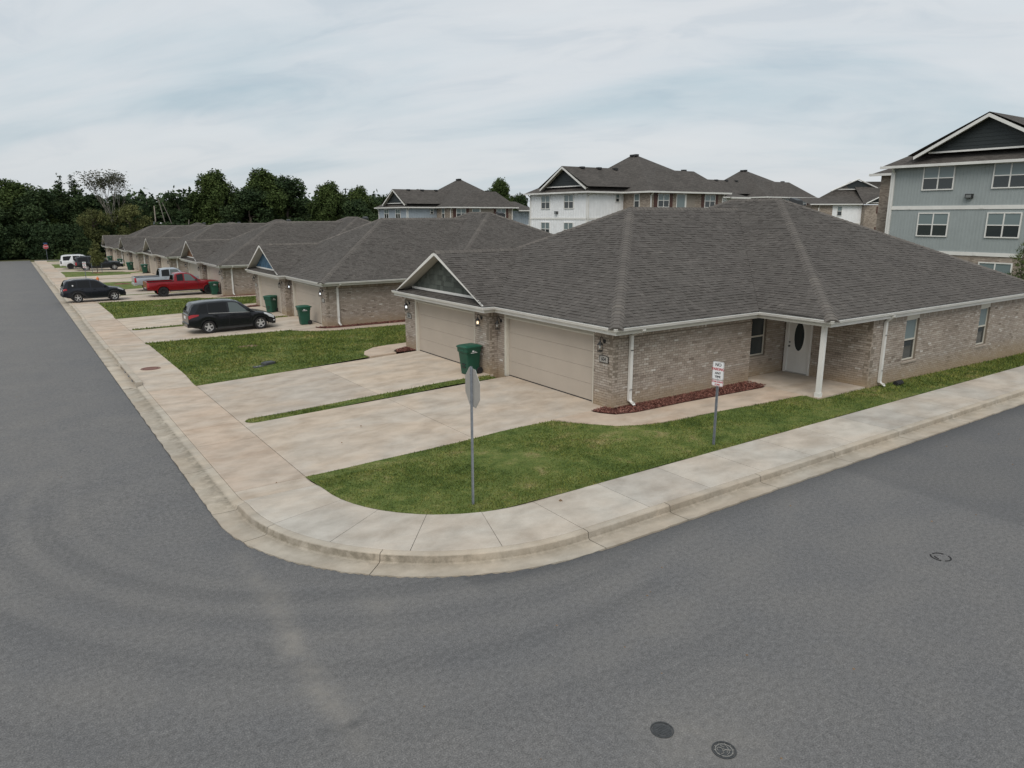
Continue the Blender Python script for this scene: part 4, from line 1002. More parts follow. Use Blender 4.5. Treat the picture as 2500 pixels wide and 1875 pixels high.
# ------------------------------------------------------------------ vehicles
def lerp_tab(tab, x):
    return float(np.interp(x, [p[0] for p in tab], [p[1] for p in tab]))
class Car:
    def __init__(s, name, label, loc, rz, sp, mats, group):
        s.sp = sp; s.root = thing(name, label, sp.get('cat', 'car'), loc, rz, group)
        s.Wd = sp['W']/2; s.mats = mats; s.make()
    def w(s, x):
        L_ = s.sp['L']/2; a = abs(x)-(L_-.55)
        return s.Wd*(1-(.16 if x > 0 else .11)*(max(0, a)/.55)**2.2)
    def zt(s, x): return lerp_tab(s.sp['top'], x)
    def zb(s, x):
        z = lerp_tab(s.sp['bot'], x)
        for ax in (s.sp['xf'], s.sp['xr']):
            r = s.sp['Rw']*1.17; d = abs(x-ax)
            if d < r: z = max(z, s.sp['Rw']*1.0+math.sqrt(r*r-d*d))
        return min(z, s.zt(x)-.08)
    def section(s, x, bed=False):
        w, a, b = s.w(x), s.zb(x), s.zt(x); h = b-a; c = s.sp.get('crown', .05)
        P = [(0, a), (w*.9, a), (w*.985, a+.10*h), (w, a+.45*h), (w*.985, a+.78*h), (w*.95, b-.02)]
        if bed: P += [(w*.90, b), (w*.85, b-.01), (w*.85, s.sp['floor']), (0, s.sp['floor'])]
        else: P += [(w*.90, b+c*.15), (w*.75, b+c*.6), (w*.4, b+c*.92), (0, b+c)]
        return P
    def side(s, x, z):
        """outer half width of the glasshouse at height z"""
        zb_, zr = s.belt(x), lerp_tab(s.sp['roof'], x); return s.w(x)*.94-.30*max(0, z-zb_)
    def belt(s, x): return lerp_tab(s.sp['belt'], x)
    def loft(s, secs, mb, mi=0, cap=True):
        b0 = len(mb.v); n = len(secs[0][1])
        for x, P in secs:
            for y, z in P: mb.v.append((x, -y, z))
            for y, z in P: mb.v.append((x, y, z))
        for i in range(len(secs)-1):
            for sd_ in (0, 1):
                for k in range(n-1):
                    a = b0+i*2*n+sd_*n+k; q = (a, a+1, a+2*n+1, a+2*n); mb.f.append(q if sd_ else q[::-1]); mb.m.append(mi); mb.t.append(.5); mb.uv.append(None)
        if cap:
            for i in (0, len(secs)-1):
                a = b0+i*2*n; q = [a+k for k in range(n)]+[a+n+k for k in range(n-1, -1, -1)]; mb.f.append(tuple(q)); mb.m.append(mi); mb.t.append(.5); mb.uv.append(None)
    def make(s):
        sp = s.sp; L_ = sp['L']/2; r = s.root; paintm = s.mats['paint']
        xs = set(np.linspace(-L_, L_, 30).tolist()); R = sp['Rw']*1.17
        for ax in (sp['xf'], sp['xr']):
            for t in np.linspace(-1, 1, 15): xs.add(ax+R*math.sin(t*math.pi/2))
        xs = sorted(xs); xs = [x for i, x in enumerate(xs) if i == 0 or x-xs[i-1] > .012]
        bed = sp.get('bed')
        mb = MB(); secs = []
        for x in xs:
            if bed and abs(x-bed[0]) < .04 or bed and abs(x-bed[1]) < .04: continue
            secs.append((x, s.section(x, bool(bed and bed[0] < x < bed[1]))))
        if bed:
            for e in bed: secs += [(e-.004, s.section(e-.004, bed[0] < e-.004 < bed[1])), (e+.004, s.section(e+.004, bed[0] < e+.004 < bed[1]))]
            secs.sort(key=lambda q: q[0])
        s.loft(secs, mb); mb.build('body', paintm, r, smooth=32)
        # glasshouse
        rf = sp['roof']; x0, x1 = rf[0][0], rf[-1][0]; gs = sorted(set(np.linspace(x0, x1, 26).tolist()+[p[0] for p in rf])); mb = MB(); secs = []
        for x in gs:
            zr = lerp_tab(rf, x); zb_ = s.belt(x); zr = max(zr, zb_+.005); h = zr-zb_
            y0 = s.w(x)*.94; y1 = s.side(x, zr-.06*min(1, h/.2)); 
            secs.append((x, [(y0, zb_-.04), (y0-.005, zb_), (y1, zb_+h*.86 if h < .4 else zr-.06), (y1-.07, zr-.012), (y1*.6, zr+.012), (0, zr+.022)]))
        s.loft(secs, mb); mb.build('cabin', paintm, r, smooth=32)
        def sidewin(q, sgn, mat):
            xa, xb, ta, tb = q; n = 7; mb = MB(); lo = []; hi = []
            for i in range(n+1):
                f = i/n; xl = xa+(xb-xa)*f; xh = ta+(tb-ta)*f; zl = s.belt(xl)+.025; zh = max(lerp_tab(rf, xh)-.085, s.belt(xh)+.03)
                lo.append((xl, sgn*(s.side(xl, zl)+.012), zl)); hi.append((xh, sgn*(s.side(xh, zh)+.010), zh))
            for i in range(n): mb.face([lo[i], lo[i+1], hi[i+1], hi[i]])
            return mb.build('side_window', mat, r, fix=True)
        for k, q in enumerate(sp['win']):
            for sgn in (-1, 1): sidewin(q, sgn, sp.get('winmat', ['carglass']*9)[k])
        def scr(xa, xb, mat, name, f):
            mb = MB(); n = 6; nx = 5; pts = []
            for i in range(nx+1):
                x = xa+(xb-xa)*i/nx; zr = lerp_tab(rf, x); y1 = (s.side(x, zr)-.10)*f; pts.append([(x+(.012 if x > 0 else -.012), y1*(-1+2*j/n), zr+.03-.028*abs(-1+2*j/n)**2) for j in range(n+1)])
            for i in range(nx):
                for j in range(n): mb.face([pts[i][j], pts[i+1][j], pts[i+1][j+1], pts[i][j+1]])
            mb.build(name, mat, r)
        scr(*sp['ws'], sp.get('wsmat', 'windscreen'), 'windscreen', .97); scr(*sp['rw'], 'carglass', 'rear_window', .92)
        # wheels
        for ax in (sp['xf'], sp['xr']):
            for sgn in (-1, 1):
                R0 = sp['Rw']; yc = sgn*(s.Wd-.13); 
                mb = MB(); prof = [(R0*.62, -.11), (R0*.93, -.115), (R0, -.085), (R0, .085), (R0*.93, .115), (R0*.62, .11)]; mb.lathe(prof, (ax, yc, R0), 'y', 28, caps=False); w_ = mb.build('wheel', 'rubber', r, smooth=40)
                mb = MB(); rr = R0*sp.get('rim', .66); mb.lathe([(rr, -.05), (rr, .112), (rr*.9, .105), (rr*.88, .03)] if sgn > 0 else [(rr*.88, -.03), (rr*.9, -.105), (rr, -.112), (rr, .05)], (ax, yc, R0), 'y', 24, caps=False); mb.lathe([(rr*.2, .02*sgn), (rr*.2, .098*sgn)], (ax, yc, R0), 'y', 10)
                ns = sp.get('spokes', 5)
                for i in range(ns):
                    a = 2*math.pi*(i+.3)/ns; ca, sa = math.cos(a), math.sin(a); wd = rr*sp.get('spw', .17)
                    def q(rad, off, yy): return (ax+ca*rad-sa*off, yc+yy*sgn, R0+sa*rad+ca*off)
                    mb.hexa([q(rr*.12, -wd, .06), q(rr*.95, -wd*.75, .06), q(rr*.95, wd*.75, .06), q(rr*.12, wd, .06), q(rr*.12, -wd, .10), q(rr*.95, -wd*.7, .106), q(rr*.95, wd*.7, .106), q(rr*.12, wd, .10)])
                mb.build('rim', s.mats['rim'], w_)
                mb = MB(); mb.lathe([(0, .0), (rr*.95, .0), (rr*.95, .02*sgn)], (ax, yc, R0), 'y', 20); mb.build('brake_disc', 'rimdark', w_)
                # arch liner and flare
                mb = MB(); ra = R0*1.17; wy = s.w(ax)
                mb.tube([(ax+ra*math.cos(t), sgn*(wy*.985), R0+ra*math.sin(t)) for t in np.linspace(-.15, math.pi+.15, 15)], .028, 6); mb.build('arch_trim', s.mats.get('arch', 'trim'), r)
        mb = MB(); zz = sp['bot'][len(sp['bot'])//2][1]
        mb.box(sp['xr']-.3, sp['xf']+.3, -s.Wd*.62, s.Wd*.62, zz+.02, zz+.42); mb.box(sp['xr']+sp['Rw']*1.2, sp['xf']-sp['Rw']*1.2, -s.Wd*.98, s.Wd*.98, zz-.02, zz+.10); mb.build('sill', 'trim', r)
        # lamps, mirrors, handles, bumpers, plate
        def patch(xa, xb, ta, tb, name, mat, off=.012, sx=0.0):
            for sgn in (-1, 1):
                mb = MB(); n = 4; G_ = []
                for i in range(n+1):
                    x = xa+(xb-xa)*i/n; w = s.w(x); a, b = s.zb(x), s.zt(x); row = []
                    for t in (ta[0]+(tb[0]-ta[0])*i/n, (ta[0]+ta[1])/2+((tb[0]+tb[1])/2-(ta[0]+ta[1])/2)*i/n, ta[1]+(tb[1]-ta[1])*i/n):
                        z = a+(b-a)*t; yw = float(np.interp(t, [0, .1, .45, .78, .98, 1.06], [.9, .985, 1, .985, .95, .85])); row.append((x+sx, sgn*(w*yw+off), z))
                    G_.append(row)
                for i in range(n):
                    for j in range(2): mb.face([G_[i][j], G_[i+1][j], G_[i+1][j+1], G_[i][j+1]])
                mb.build(name, mat, r)
        for (nm, mat, xa, xb, ta, tb) in sp['lamps']: patch(xa, xb, ta, tb, nm, mat)
        xe = s.zt(L_-.02); zf = sp['front']
        mb = MB(); wy = s.w(L_)*.72; mb.box(L_-.03, L_+.012, -wy, wy, zf[0], zf[1]); mb.build('grille', s.mats.get('grille', 'trim'), r)
        mb = MB(); wf = s.w(L_)*.93; mb.hexa([(L_-.18, -wf, zf[2]), (L_+.03, -wf*.85, zf[2]), (L_+.03, wf*.85, zf[2]), (L_-.18, wf, zf[2]), (L_-.18, -wf*1.02, zf[3]), (L_+.05, -wf*.88, zf[3]), (L_+.05, wf*.88, zf[3]), (L_-.18, wf*1.02, zf[3])]); mb.build('front_bumper', s.mats.get('bumper', 'trim'), r)
        wr = s.w(-L_)*.93; zr_ = sp['rear']
        mb = MB(); mb.hexa([(-L_-.04, -wr*.9, zr_[0]), (-L_+.2, -wr*1.06, zr_[0]), (-L_+.2, wr*1.06, zr_[0]), (-L_-.04, wr*.9, zr_[0]), (-L_-.06, -wr*.92, zr_[1]), (-L_+.2, -wr*1.07, zr_[1]), (-L_+.2, wr*1.07, zr_[1]), (-L_-.06, wr*.92, zr_[1])]); mb.build('rear_bumper', s.mats.get('rbumper', s.mats.get('bumper', 'trim')), r)
        mb = MB(); mb.box(-L_-.02, -L_+.02, -.16, .16, zr_[2], zr_[2]+.14); mb.build('licence_plate', 'signwhite', r)
        mx = sp['mirror']
        for sgn in (-1, 1):
            mb = MB(); y = s.side(mx, s.belt(mx)); z = s.belt(mx); mb.hexa([(mx-.06, sgn*(y+.03), z+.03), (mx+.10, sgn*(y+.03), z+.05), (mx+.06, sgn*(y+.22), z+.06), (mx-.06, sgn*(y+.22), z+.05), (mx-.06, sgn*(y+.03), z+.16), (mx+.06, sgn*(y+.03), z+.15), (mx+.02, sgn*(y+.22), z+.19), (mx-.06, sgn*(y+.22), z+.20)]); mb.build('mirror', s.mats.get('mirror', paintm), r)
            for hx in sp['handles']:
                mb = MB(); z = s.belt(hx)-.12; mb.box(hx-.09, hx+.09, sgn*(s.w(hx)*.975)-.02, sgn*(s.w(hx)*.975)+.02, z, z+.028); mb.build('door_handle', s.mats.get('handle', paintm), r)
            # door shut lines
            for dx_ in sp['doors']:
                mb = MB(); za, zb_ = lerp_tab(sp['bot'], dx_)+.08, s.belt(dx_)-.02; w = s.w(dx_)
                pr = [(za, .985), (za+.4*(zb_-za), 1.0), (za+.75*(zb_-za), .988), (zb_, .955)]
                for (p, q) in zip(pr[:-1], pr[1:]): mb.face([(dx_-.006, sgn*(w*p[1]+.004), p[0]), (dx_+.006, sgn*(w*p[1]+.004), p[0]), (dx_+.006, sgn*(w*q[1]+.004), q[0]), (dx_-.006, sgn*(w*q[1]+.004), q[0])])
                mb.build('door_gap', 'rubber', r)
            if sp.get('beltline'):
                xa, xb = sp['beltline']; mb = MB(); mb.tube([(x, sgn*(s.side(x, s.belt(x)+.01)+.014), s.belt(x)+.008) for x in np.linspace(xa, xb, 10)]+([(xa-.2+0*sgn, sgn*(s.side(xa-.2, s.belt(xa)+.09)+.014), s.belt(xa)+.10)][:0]), .011, 5); mb.build('belt_moulding', 'chrome', r)
            if sp.get('rails'):
                xa, xb = sp['rails']; mb = MB(); pts = [(x, sgn*(s.side(x, lerp_tab(rf, x))-.10), lerp_tab(rf, x)+(.045 if 0 < i < 7 else .0)) for i, x in enumerate(np.linspace(xa, xb, 8))]; mb.tube(pts, .018, 6); mb.build('roof_rail', s.mats.get('rail', 'trim'), r)
        return s
CG = 'vehicles parked on the driveways'
def zc(x, y): return drive_z(x, y)+.005
def place(x, y): return (x, y, zc(x, y))
esc = dict(L=4.52, W=1.84, xf=1.40, xr=-1.29, Rw=.345, crown=.045,
  bot=[(-2.26, .42), (-1.9, .30), (-.9, .24), (1.0, .24), (1.8, .26), (2.26, .36)],
  top=[(-2.26, .98), (-2.1, 1.06), (-.5, 1.03), (.75, 1.0), (1.1, .985), (1.7, .90), (2.1, .76), (2.26, .60)],
  belt=[(-2.26, 1.10), (-1.5, 1.07), (-.4, 1.03), (.9, .985), (1.3, .97)],
  roof=[(-2.20, 1.10), (-2.06, 1.42), (-1.90, 1.59), (-1.3, 1.655), (-.4, 1.675), (.1, 1.64), (.45, 1.53), (1.15, .99)],
  win=[(-1.90, -1.28, -1.62, -1.28), (-1.22, -.28, -1.22, -.30), (-.18, .80, -.20, .28)], winmat=['carglass', 'carglass', 'paleglass'],
  ws=(.22, 1.10), rw=(-2.17, -1.93), lamps=[('headlight', 'lampclear', 1.62, 2.17, (.78, 1.02), (.60, .98)), ('tail_light', 'lampred', -2.24, -1.74, (.68, .98), (.90, .98)), ('fog_lamp', 'lampclear', 2.10, 2.24, (.2, .4), (.2, .4))],
  front=(.50, .66, .24, .44), rear=(.36, .55, .78), mirror=.80, handles=(-.95, .0), doors=(-1.22, -.23, .92), beltline=(-1.25, .86), spokes=5, spw=.20)
Car('suv', 'shiny black suv with chrome window strip parked before the blue gabled house', place(9.42, 40.85), 0.0, esc, dict(paint='pblack', rim='chrome', grille='chrome', bumper='pblack', rbumper='pblack', arch='pblack'), CG)
che = dict(L=4.62, W=1.90, xf=1.40, xr=-1.30, Rw=.37, crown=.04,
  bot=[(-2.31, .48), (-1.9, .36), (-.9, .30), (1.0, .30), (1.9, .32), (2.31, .48)],
  top=[(-2.31, 1.02), (-2.15, 1.10), (-.5, 1.07), (.7, 1.06), (1.2, 1.05), (1.9, .96), (2.2, .84), (2.31, .66)],
  belt=[(-2.3, 1.16), (-1.5, 1.12), (-.4, 1.08), (.9, 1.05), (1.3, 1.04)],
  roof=[(-2.26, 1.16), (-2.13, 1.46), (-1.98, 1.64), (-1.3, 1.71), (-.4, 1.72), (.05, 1.68), (.4, 1.56), (1.10, 1.07)],
  win=[(-1.95, -1.30, -1.85, -1.30), (-1.24, -.32, -1.24, -.34), (-.24, .78, -.24, .26)],
  ws=(.20, 1.05), rw=(-2.23, -2.04), lamps=[('headlight', 'lampclear', 1.70, 2.14, (.86, .98), (.84, .95)), ('tail_light', 'lampred', -2.29, -2.02, (.80, 1.0), (.80, .98))],
  front=(.62, .80, .34, .58), rear=(.46, .64, .84), mirror=.80, handles=(-.95, .0), doors=(-1.24, -.28, .95), rails=(-1.7, -.1), spokes=5, spw=.14)
che_o = Car('suv', 'dark suv with black plastic arches and a round white sticker, parked across the kerb', place(4.88, 64.05), .06, che, dict(paint='pnavy', rim='chrome', bumper='trim', rail='chrome'), CG).root; che_o.scale = (.91, .95, 1.0)
mb = MB(); mb.lathe([(0, 0), (.06, 0), (.06, .006)], (-1.58, -.875, 1.30), 'y', 14); mb.build('sticker', 'signwhite', che_o)
pk = dict(L=5.75, W=2.00, xf=1.82, xr=-1.70, Rw=.40, crown=.05, cat='pickup truck', floor=.80, bed=(-2.80, -.82),
  bot=[(-2.88, .58), (-1.9, .48), (-.9, .42), (1.2, .42), (2.2, .44), (2.88, .50)],
  top=[(-2.88, 1.20), (-.8, 1.20), (-.6, 1.18), (.9, 1.16), (1.3, 1.16), (2.3, 1.10), (2.7, 1.02), (2.88, .84)],
  belt=[(-.9, 1.22), (.9, 1.17), (1.3, 1.16)],
  roof=[(-.86, 1.22), (-.78, 1.60), (-.66, 1.80), (-.2, 1.86), (.25, 1.84), (.55, 1.74), (1.20, 1.18)],
  win=[(-.60, -.12, -.60, -.12), (-.02, .86, -.02, .44)], winmat=['carglass', 'paleglass'], ws=(.40, 1.15), rw=(-.855, -.70),
  lamps=[('headlight', 'lampclear', 2.55, 2.86, (.72, .95), (.72, .95)), ('tail_light', 'lampred', -2.87, -2.72, (.35, .95), (.35, .95))],
  front=(.62, .98, .44, .62), rear=(.52, .68, .60), mirror=.86, handles=(.10,), doors=(-.07, .98), spokes=6, spw=.16, rim=.6)
pr = Car('pickup_truck', 'red extended cab pickup with an open bed and dark wheels, nose to the garage', place(11.5, 64.95), .02, pk, dict(paint='pred', rim='rimdark', arch='pred', bumper='trim', grille='trim', mirror='trim', handle='trim'), CG).root
pk2 = dict(pk); pk2.update(roof=[(-.86, 1.22), (-.80, 1.62), (-.68, 1.84), (-.2, 1.90), (.55, 1.88), (.85, 1.78), (1.40, 1.20)], belt=[(-.9, 1.22), (.9, 1.19), (1.5, 1.18)], win=[(-.66, -.02, -.64, -.02), (.06, 1.06, .06, .66)], ws=(.72, 1.36), mirror=1.06, handles=(-.4, .3), doors=(.02, 1.15))
pw = Car('pickup_truck', 'pale silver pickup half hidden behind the red pickup', place(11.4, 70.9), .0, pk2, dict(paint='psilver', rim='chrome', arch='psilver', bumper='chrome', rbumper='chrome', mirror='chrome'), CG).root
for p_, mt_ in ((pr, 'trim'), (pw, 'trim')):
    mb = MB(); mb.box(-2.78, -.84, -.84, .84, .802, .82); mb.build('bed_liner', mt_, p_)
    for sgn in (-1, 1):
        mb = MB(); mb.box(-2.80, -.84, sgn*.90-.03, sgn*.90+.03, 1.203, 1.225); mb.build('bed_rail_cap', 'trim', p_)
big = dict(L=5.64, W=2.01, xf=1.72, xr=-1.58, Rw=.40, crown=.05,
  bot=[(-2.82, .52), (-1.9, .40), (-.9, .34), (1.2, .34), (2.2, .36), (2.82, .44)],
  top=[(-2.82, 1.14), (-2.6, 1.18), (.6, 1.16), (1.2, 1.15), (2.3, 1.10), (2.65, 1.02), (2.82, .84)],
  belt=[(-2.8, 1.19), (.9, 1.17), (1.3, 1.16)],
  roof=[(-2.78, 1.19), (-2.66, 1.60), (-2.52, 1.82), (-1.8, 1.88), (-.2, 1.90), (.25, 1.86), (.55, 1.74), (1.15, 1.18)],
  win=[(-2.45, -1.32, -2.40, -1.32), (-1.22, -.28, -1.22, -.30), (-.18, .82, -.18, .40)], ws=(.42, 1.10), rw=(-2.765, -2.60),
  lamps=[('headlight', 'lampclear', 2.45, 2.79, (.70, .98), (.66, .95)), ('tail_light', 'lampred', -2.81, -2.66, (.40, .98), (.40, .98))],
  front=(.60, .92, .36, .56), rear=(.46, .66, .80), mirror=.82, handles=(-1.05, .0), doors=(-1.27, -.23, .95), rails=(-2.2, .1), spokes=6, spw=.13)
Car('suv', 'long charcoal suv with bright wheels behind the staked young tree', place(9.62, 112.4), .03, big, dict(paint='pgrey', rim='chrome', arch='pgrey', bumper='pgrey', grille='chrome', rail='trim', handle='chrome'), CG)
tah = dict(big); tah.update(L=5.2, xf=1.55, xr=-1.45)
for key in ('bot', 'top', 'belt', 'roof'): tah[key] = [(x*.92, z) for x, z in big[key]]
tah['win'] = [(-2.25, -1.55, -2.22, -1.20), (-1.05, -.28, -1.05, -.30), (-.18, .75, -.18, .37)]; tah['ws'] = (.39, 1.02); tah['rw'] = (-2.54, -2.40); tah['lamps'] = [('headlight', 'lampclear', 2.25, 2.56, (.70, .98), (.66, .95)), ('tail_light', 'trim', -2.59, -2.44, (.40, .98), (.40, .98))]; tah['doors'] = (-1.1, -.23, .85)
Car('suv', 'white suv with dark wheels and windows behind the charcoal suv', place(8.0, 117.2), .0, tah, dict(paint='pwhite', rim='rimdark', arch='pwhite', bumper='pwhite', handle='trim', rail='pwhite'), CG)

# ------------------------------------------------------------------ wheeled bins
def rrect(a, b, r, z, n=3):
    P = []
    for (cx, cy_, st) in ((a-r, b-r, 0), (-a+r, b-r, 1), (-a+r, -b+r, 2), (a-r, -b+r, 3)):
        for i in range(n+1):
            t = (st+i/n)*math.pi/2; P.append((cx+r*math.cos(t), cy_+r*math.sin(t), z))
    return P
def loops(mb, Ls, mi=0, cap=True):
    for A, B in zip(Ls[:-1], Ls[1:]):
        n = len(A)
        for i in range(n): mb.face([A[i], A[(i+1) % n], B[(i+1) % n], B[i]], mi)
    if cap: mb.face(Ls[0][::-1], mi); mb.face(Ls[-1], mi)
def make_bin(label, loc, rz):
    t = thing('wheeled_bin', label, 'wheeled bin', loc, rz, 'green wheeled bins by the garages')
    def sh(P, dx_): return [(x+dx_, y, z) for x, y, z in P]
    mb = MB(); loops(mb, [sh(rrect(.25, .235, .05, .015), .02), sh(rrect(.285, .265, .05, .55), .0), sh(rrect(.305, .28, .05, .80), -.01), sh(rrect(.335, .295, .05, .83), -.02), sh(rrect(.345, .30, .05, 1.0), -.02)])
    mb.build('bin_body', 'bin', t, smooth=35)
    mb = MB(); loops(mb, [sh(rrect(.365, .315, .05, .985), -.02), sh(rrect(.375, .322, .06, 1.0), -.02), sh(rrect(.375, .322, .06, 1.03), -.02), sh(rrect(.32, .28, .06, 1.065), -.02), sh(rrect(.22, .2, .06, 1.085), -.02)]); mb.build('lid', 'binlid', t, smooth=35)
    mb = MB(); mb.tube([(.30, -.24, .97), (.41, -.24, 1.0), (.41, .24, 1.0), (.30, .24, .97)], .018, 7); mb.build('handle', 'bin', t)
    for sgn in (-1, 1):
        mb = MB(); mb.lathe([(.0, -.03), (.06, -.035), (.125, -.03), (.13, 0), (.125, .03), (.06, .035), (0, .03)], (.25, sgn*.265, .13), 'y', 18); mb.build('wheel', 'rubber', t)
    mb = MB(); mb.tube([(.25, -.26, .13), (.25, .26, .13)], .012, 6); mb.build('axle', 'galv', t)
    # foot recess and lift bar on the front, white stamp on the side
    mb = MB(); mb.box(-.292, -.27, -.10, .10, .36, .40); mb.box(-.288, -.262, -.10, .10, .26, .29); mb.build('lift_bar', 'black', t)
    mb = MB(); y = -.291
    mb.face([(-.10, y, .845), (-.02, y-.002, .845), (-.02, y-.002, .895), (-.10, y, .895)]); mb.face([(-.16, y, .80), (.12, y, .80), (.12, y, .82), (-.16, y, .82)]); mb.face([(.0, y-.001, .85), (.08, y-.001, .85), (.08, y-.001, .862), (.0, y-.001, .862)])
    for v_ in range(len(mb.v)): mb.v[v_] = (mb.v[v_][0], mb.v[v_][1]-.008, mb.v[v_][2])
    mb.build('white_stamp', 'signwhite', t, fix=False)
    mb = MB(); mb.face([(-.372, -.11, .88), (-.372, .08, .88), (-.372, .08, .93), (-.372, -.11, .93)]); mb.build('raised_stamp', 'binlid', t, fix=False)
    return t
def bz(x, y): return drive_z(x, y)+.004
for lab, x, y, rz in (('large green bin with white stamp against the brick pier between the two nearest garages', 13.22, 21.80, .10),
                      ('green bin before the right garage door of the blue gabled house', 13.35, 40.22, -.05),
                      ('green bin at the left garage of the blue gabled house, behind the shiny black suv', 13.42, 46.75, .55),
                      ('green bin beside the nose of the red pickup', 13.62, 63.45, .05),
                      ('green bin beyond the silver pickup, nearest of the far four', 13.15, 97.5, .08),
                      ('green bin against a garage door, second of the far four', 13.2, 110.9, .5),
                      ('green bin ahead of the charcoal suv bonnet, third of the far four', 13.15, 120.9, .0),
                      ('green bin at the last house, farthest of all the bins', 13.3, 135.4, .3)):
    make_bin(lab, (x, y, bz(x, y)), rz)

# ------------------------------------------------------------------ signs
def post(t, h, lean=0.0):
    mb = MB(); pr_ = [(-.032, -.016), (-.022, -.016), (-.018, .012), (.018, .012), (.022, -.016), (.032, -.016), (.030, -.010), (.024, .018), (-.024, .018), (-.030, -.010)]
    mb.prism(pr_, 'z', -.3, h); return mb.build('post', 'galv', t, fix=True)
def octo(r): return [(r*math.cos(math.pi/8+i*math.pi/4), r*math.sin(math.pi/8+i*math.pi/4)) for i in range(8)]
def stop_sign(label, loc, rz, street=False):
    """faces local -Y ... post behind the plate"""
    t = thing('stop_sign', label, 'road sign', loc, rz, 'octagonal stop signs'); zc_ = 2.42; post(t, 2.84)
    r = .381/math.cos(math.pi/8)
    mb = MB(); P = [(x, zc_+z) for x, z in octo(r)]; mb.prism(P, 'y', -.028, -.022); pl_ = mb.build('plate', 'alu', t)
    mb = MB(); mb.prism([(x, zc_+z) for x, z in octo(r-.003)], 'y', -.031, -.0285); mb.build('white_border', 'signwhite', pl_)
    mb = MB(); mb.prism([(x, zc_+z) for x, z in octo(r-.022)], 'y', -.034, -.0315); mb.build('red_face', 'signred', pl_)
    mb = MB(); add_text(mb, 'STOP', .30, (0, -.0355, zc_), (1, 0, 0), (0, 0, 1), sx=.82, bold=.006); mb.build('lettering', 'signwhite', pl_, fix=False)
    for z in (zc_-.27, zc_+.27):
        mb = MB(); mb.lathe([(0, -.0), (.013, 0), (.013, .012), (0, .014)], (0, .018, z), 'y', 8); mb.build('bolt', 'galv', t)
    if street:
        mb = MB(); mb.box(-.30, .30, -.03, -.02, 2.90, 3.08); mb.box(-.03, .03, -.02, .02, 2.80, 2.92); mb.build('street_name_plate', 'signblue', t)
    return t
stop_sign('back of a stop sign on a grey steel post in the corner lawn', (7.0, 11.5, G(7.0, 11.5)), R_(80))
stop_sign('red stop sign facing the street at its far end, dark blade above it', (5.08, 148.0, gst(148)), R_(4), True)
def rounded(w, h, r, n=4):
    return [(p[0], p[1]) for p in rrect(w/2, h/2, r, 0, n)]
def no_parking(label, loc, rz):
    t = thing('no_parking_sign', label, 'road sign', loc, rz, 'no parking signs'); post(t, 2.12)
    for (w, h, zc_, txt) in ((.305, .457, 1.93, (('NO', .115, .145, 'signblack', .9), ('PARKING', .098, .035, 'signred', .78), ('ANY', .085, -.065, 'signblack', .9), ('TIME', .085, -.155, 'signblack', .9))), (.305, .155, 1.615, (('TOW-AWAY', .062, .030, 'signred', .86), ('ZONE', .056, -.036, 'signred', .9)))):
        mb = MB(); mb.prism([(x, zc_+z) for x, z in rounded(w, h, .035)], 'y', -.026, -.020); pl_ = mb.build('plate', 'signwhite', t)
        for a, b, mt_, yy in ((w-.012, h-.012, 'signred' if h < .2 else 'signblack', -.0275), (w-.024, h-.024, 'signwhite', -.029)):
            mb = MB(); mb.prism([(x, zc_+z) for x, z in rounded(a, b, .03)], 'y', yy, yy+.001); mb.build('border' if a > w-.02 else 'face', mt_, pl_)
        for s_, sz, dz_, mt_, sx in txt:
            mb = MB(); add_text(mb, s_, sz, (0, -.0305, zc_+dz_), (1, 0, 0), (0, 0, 1), sx=sx, bold=.0035); mb.build('lettering', mt_, pl_, fix=False)
        for z in (zc_-h*.42, zc_+h*.42):
            mb = MB(); mb.lathe([(0, -.034), (.008, -.033), (.008, -.029)], (0, 0, z), 'y', 8); mb.build('bolt', 'galv', pl_)
    return t
no_parking('white no parking sign with tow-away plate in the lawn before the brick side wall', (14.0, 11.25, G(14, 11.25)), R_(-78))
no_parking('small white no parking sign beyond the dark suv roof', (5.86, 83.2, G(5.86, 83.2)), R_(-10))

# ------------------------------------------------------------------ covers and small ground things
def disc_cover(name, label, cat, x, y, z, r, matl, chalk=False, rust=False):
    t = thing(name, label, cat, (x, y, z))
    mb = MB(); mb.lathe([(r, -.03), (r, .006), (r*.90, .006), (r*.88, -.004)], (0, 0, 0), 'z', 36, caps=False); mb.build('ring', matl, t)
    mb = MB(); mb.lathe([(0, .000), (r*.84, .000), (r*.86, -.012)], (0, 0, 0), 'z', 36); lid = mb.build('lid', matl, t)
    mb = MB(); mb.lathe([(r*.66, .0005), (r*.70, .005), (r*.74, .0005)], (0, 0, 0), 'z', 36, caps=False); mb.build('raised_ring', 'chalk' if chalk else matl, lid)
    for a in (R_(20), R_(200)):
        mb = MB(); mb.lathe([(0, .003), (r*.08, .003), (r*.085, .0005)], (r*.76*math.cos(a), r*.76*math.sin(a), 0), 'z', 10); mb.build('pick_hole', 'seal_hollow', lid)
    return t, lid, r
t, lid, r = disc_cover('valve_cover', 'dark round iron cover in the asphalt at the bottom edge, left of the scuffed one', 'manhole cover', 5.47, 4.86, .004, .135, 'iron')
for i in range(5):
    a = -.06+.03*i; mb = MB(); mb.box(-.07, .07, a-.004, a+.004, .0005, .004); mb.build('raised_bar', 'iron', lid)
t, lid, r = disc_cover('valve_cover', 'round iron cover with pale scuffed curved ribs at the bottom edge', 'manhole cover', 5.80, 4.24, .004, .135, 'iron', True)
for i in range(10):
    a = 2*math.pi*i/10; mb = MB(); mb.tube([(r*.66*math.cos(a), r*.66*math.sin(a), .003), (r*.82*math.cos(a), r*.82*math.sin(a), .003)], .004, 4); mb.build('spoke', 'chalk', lid)
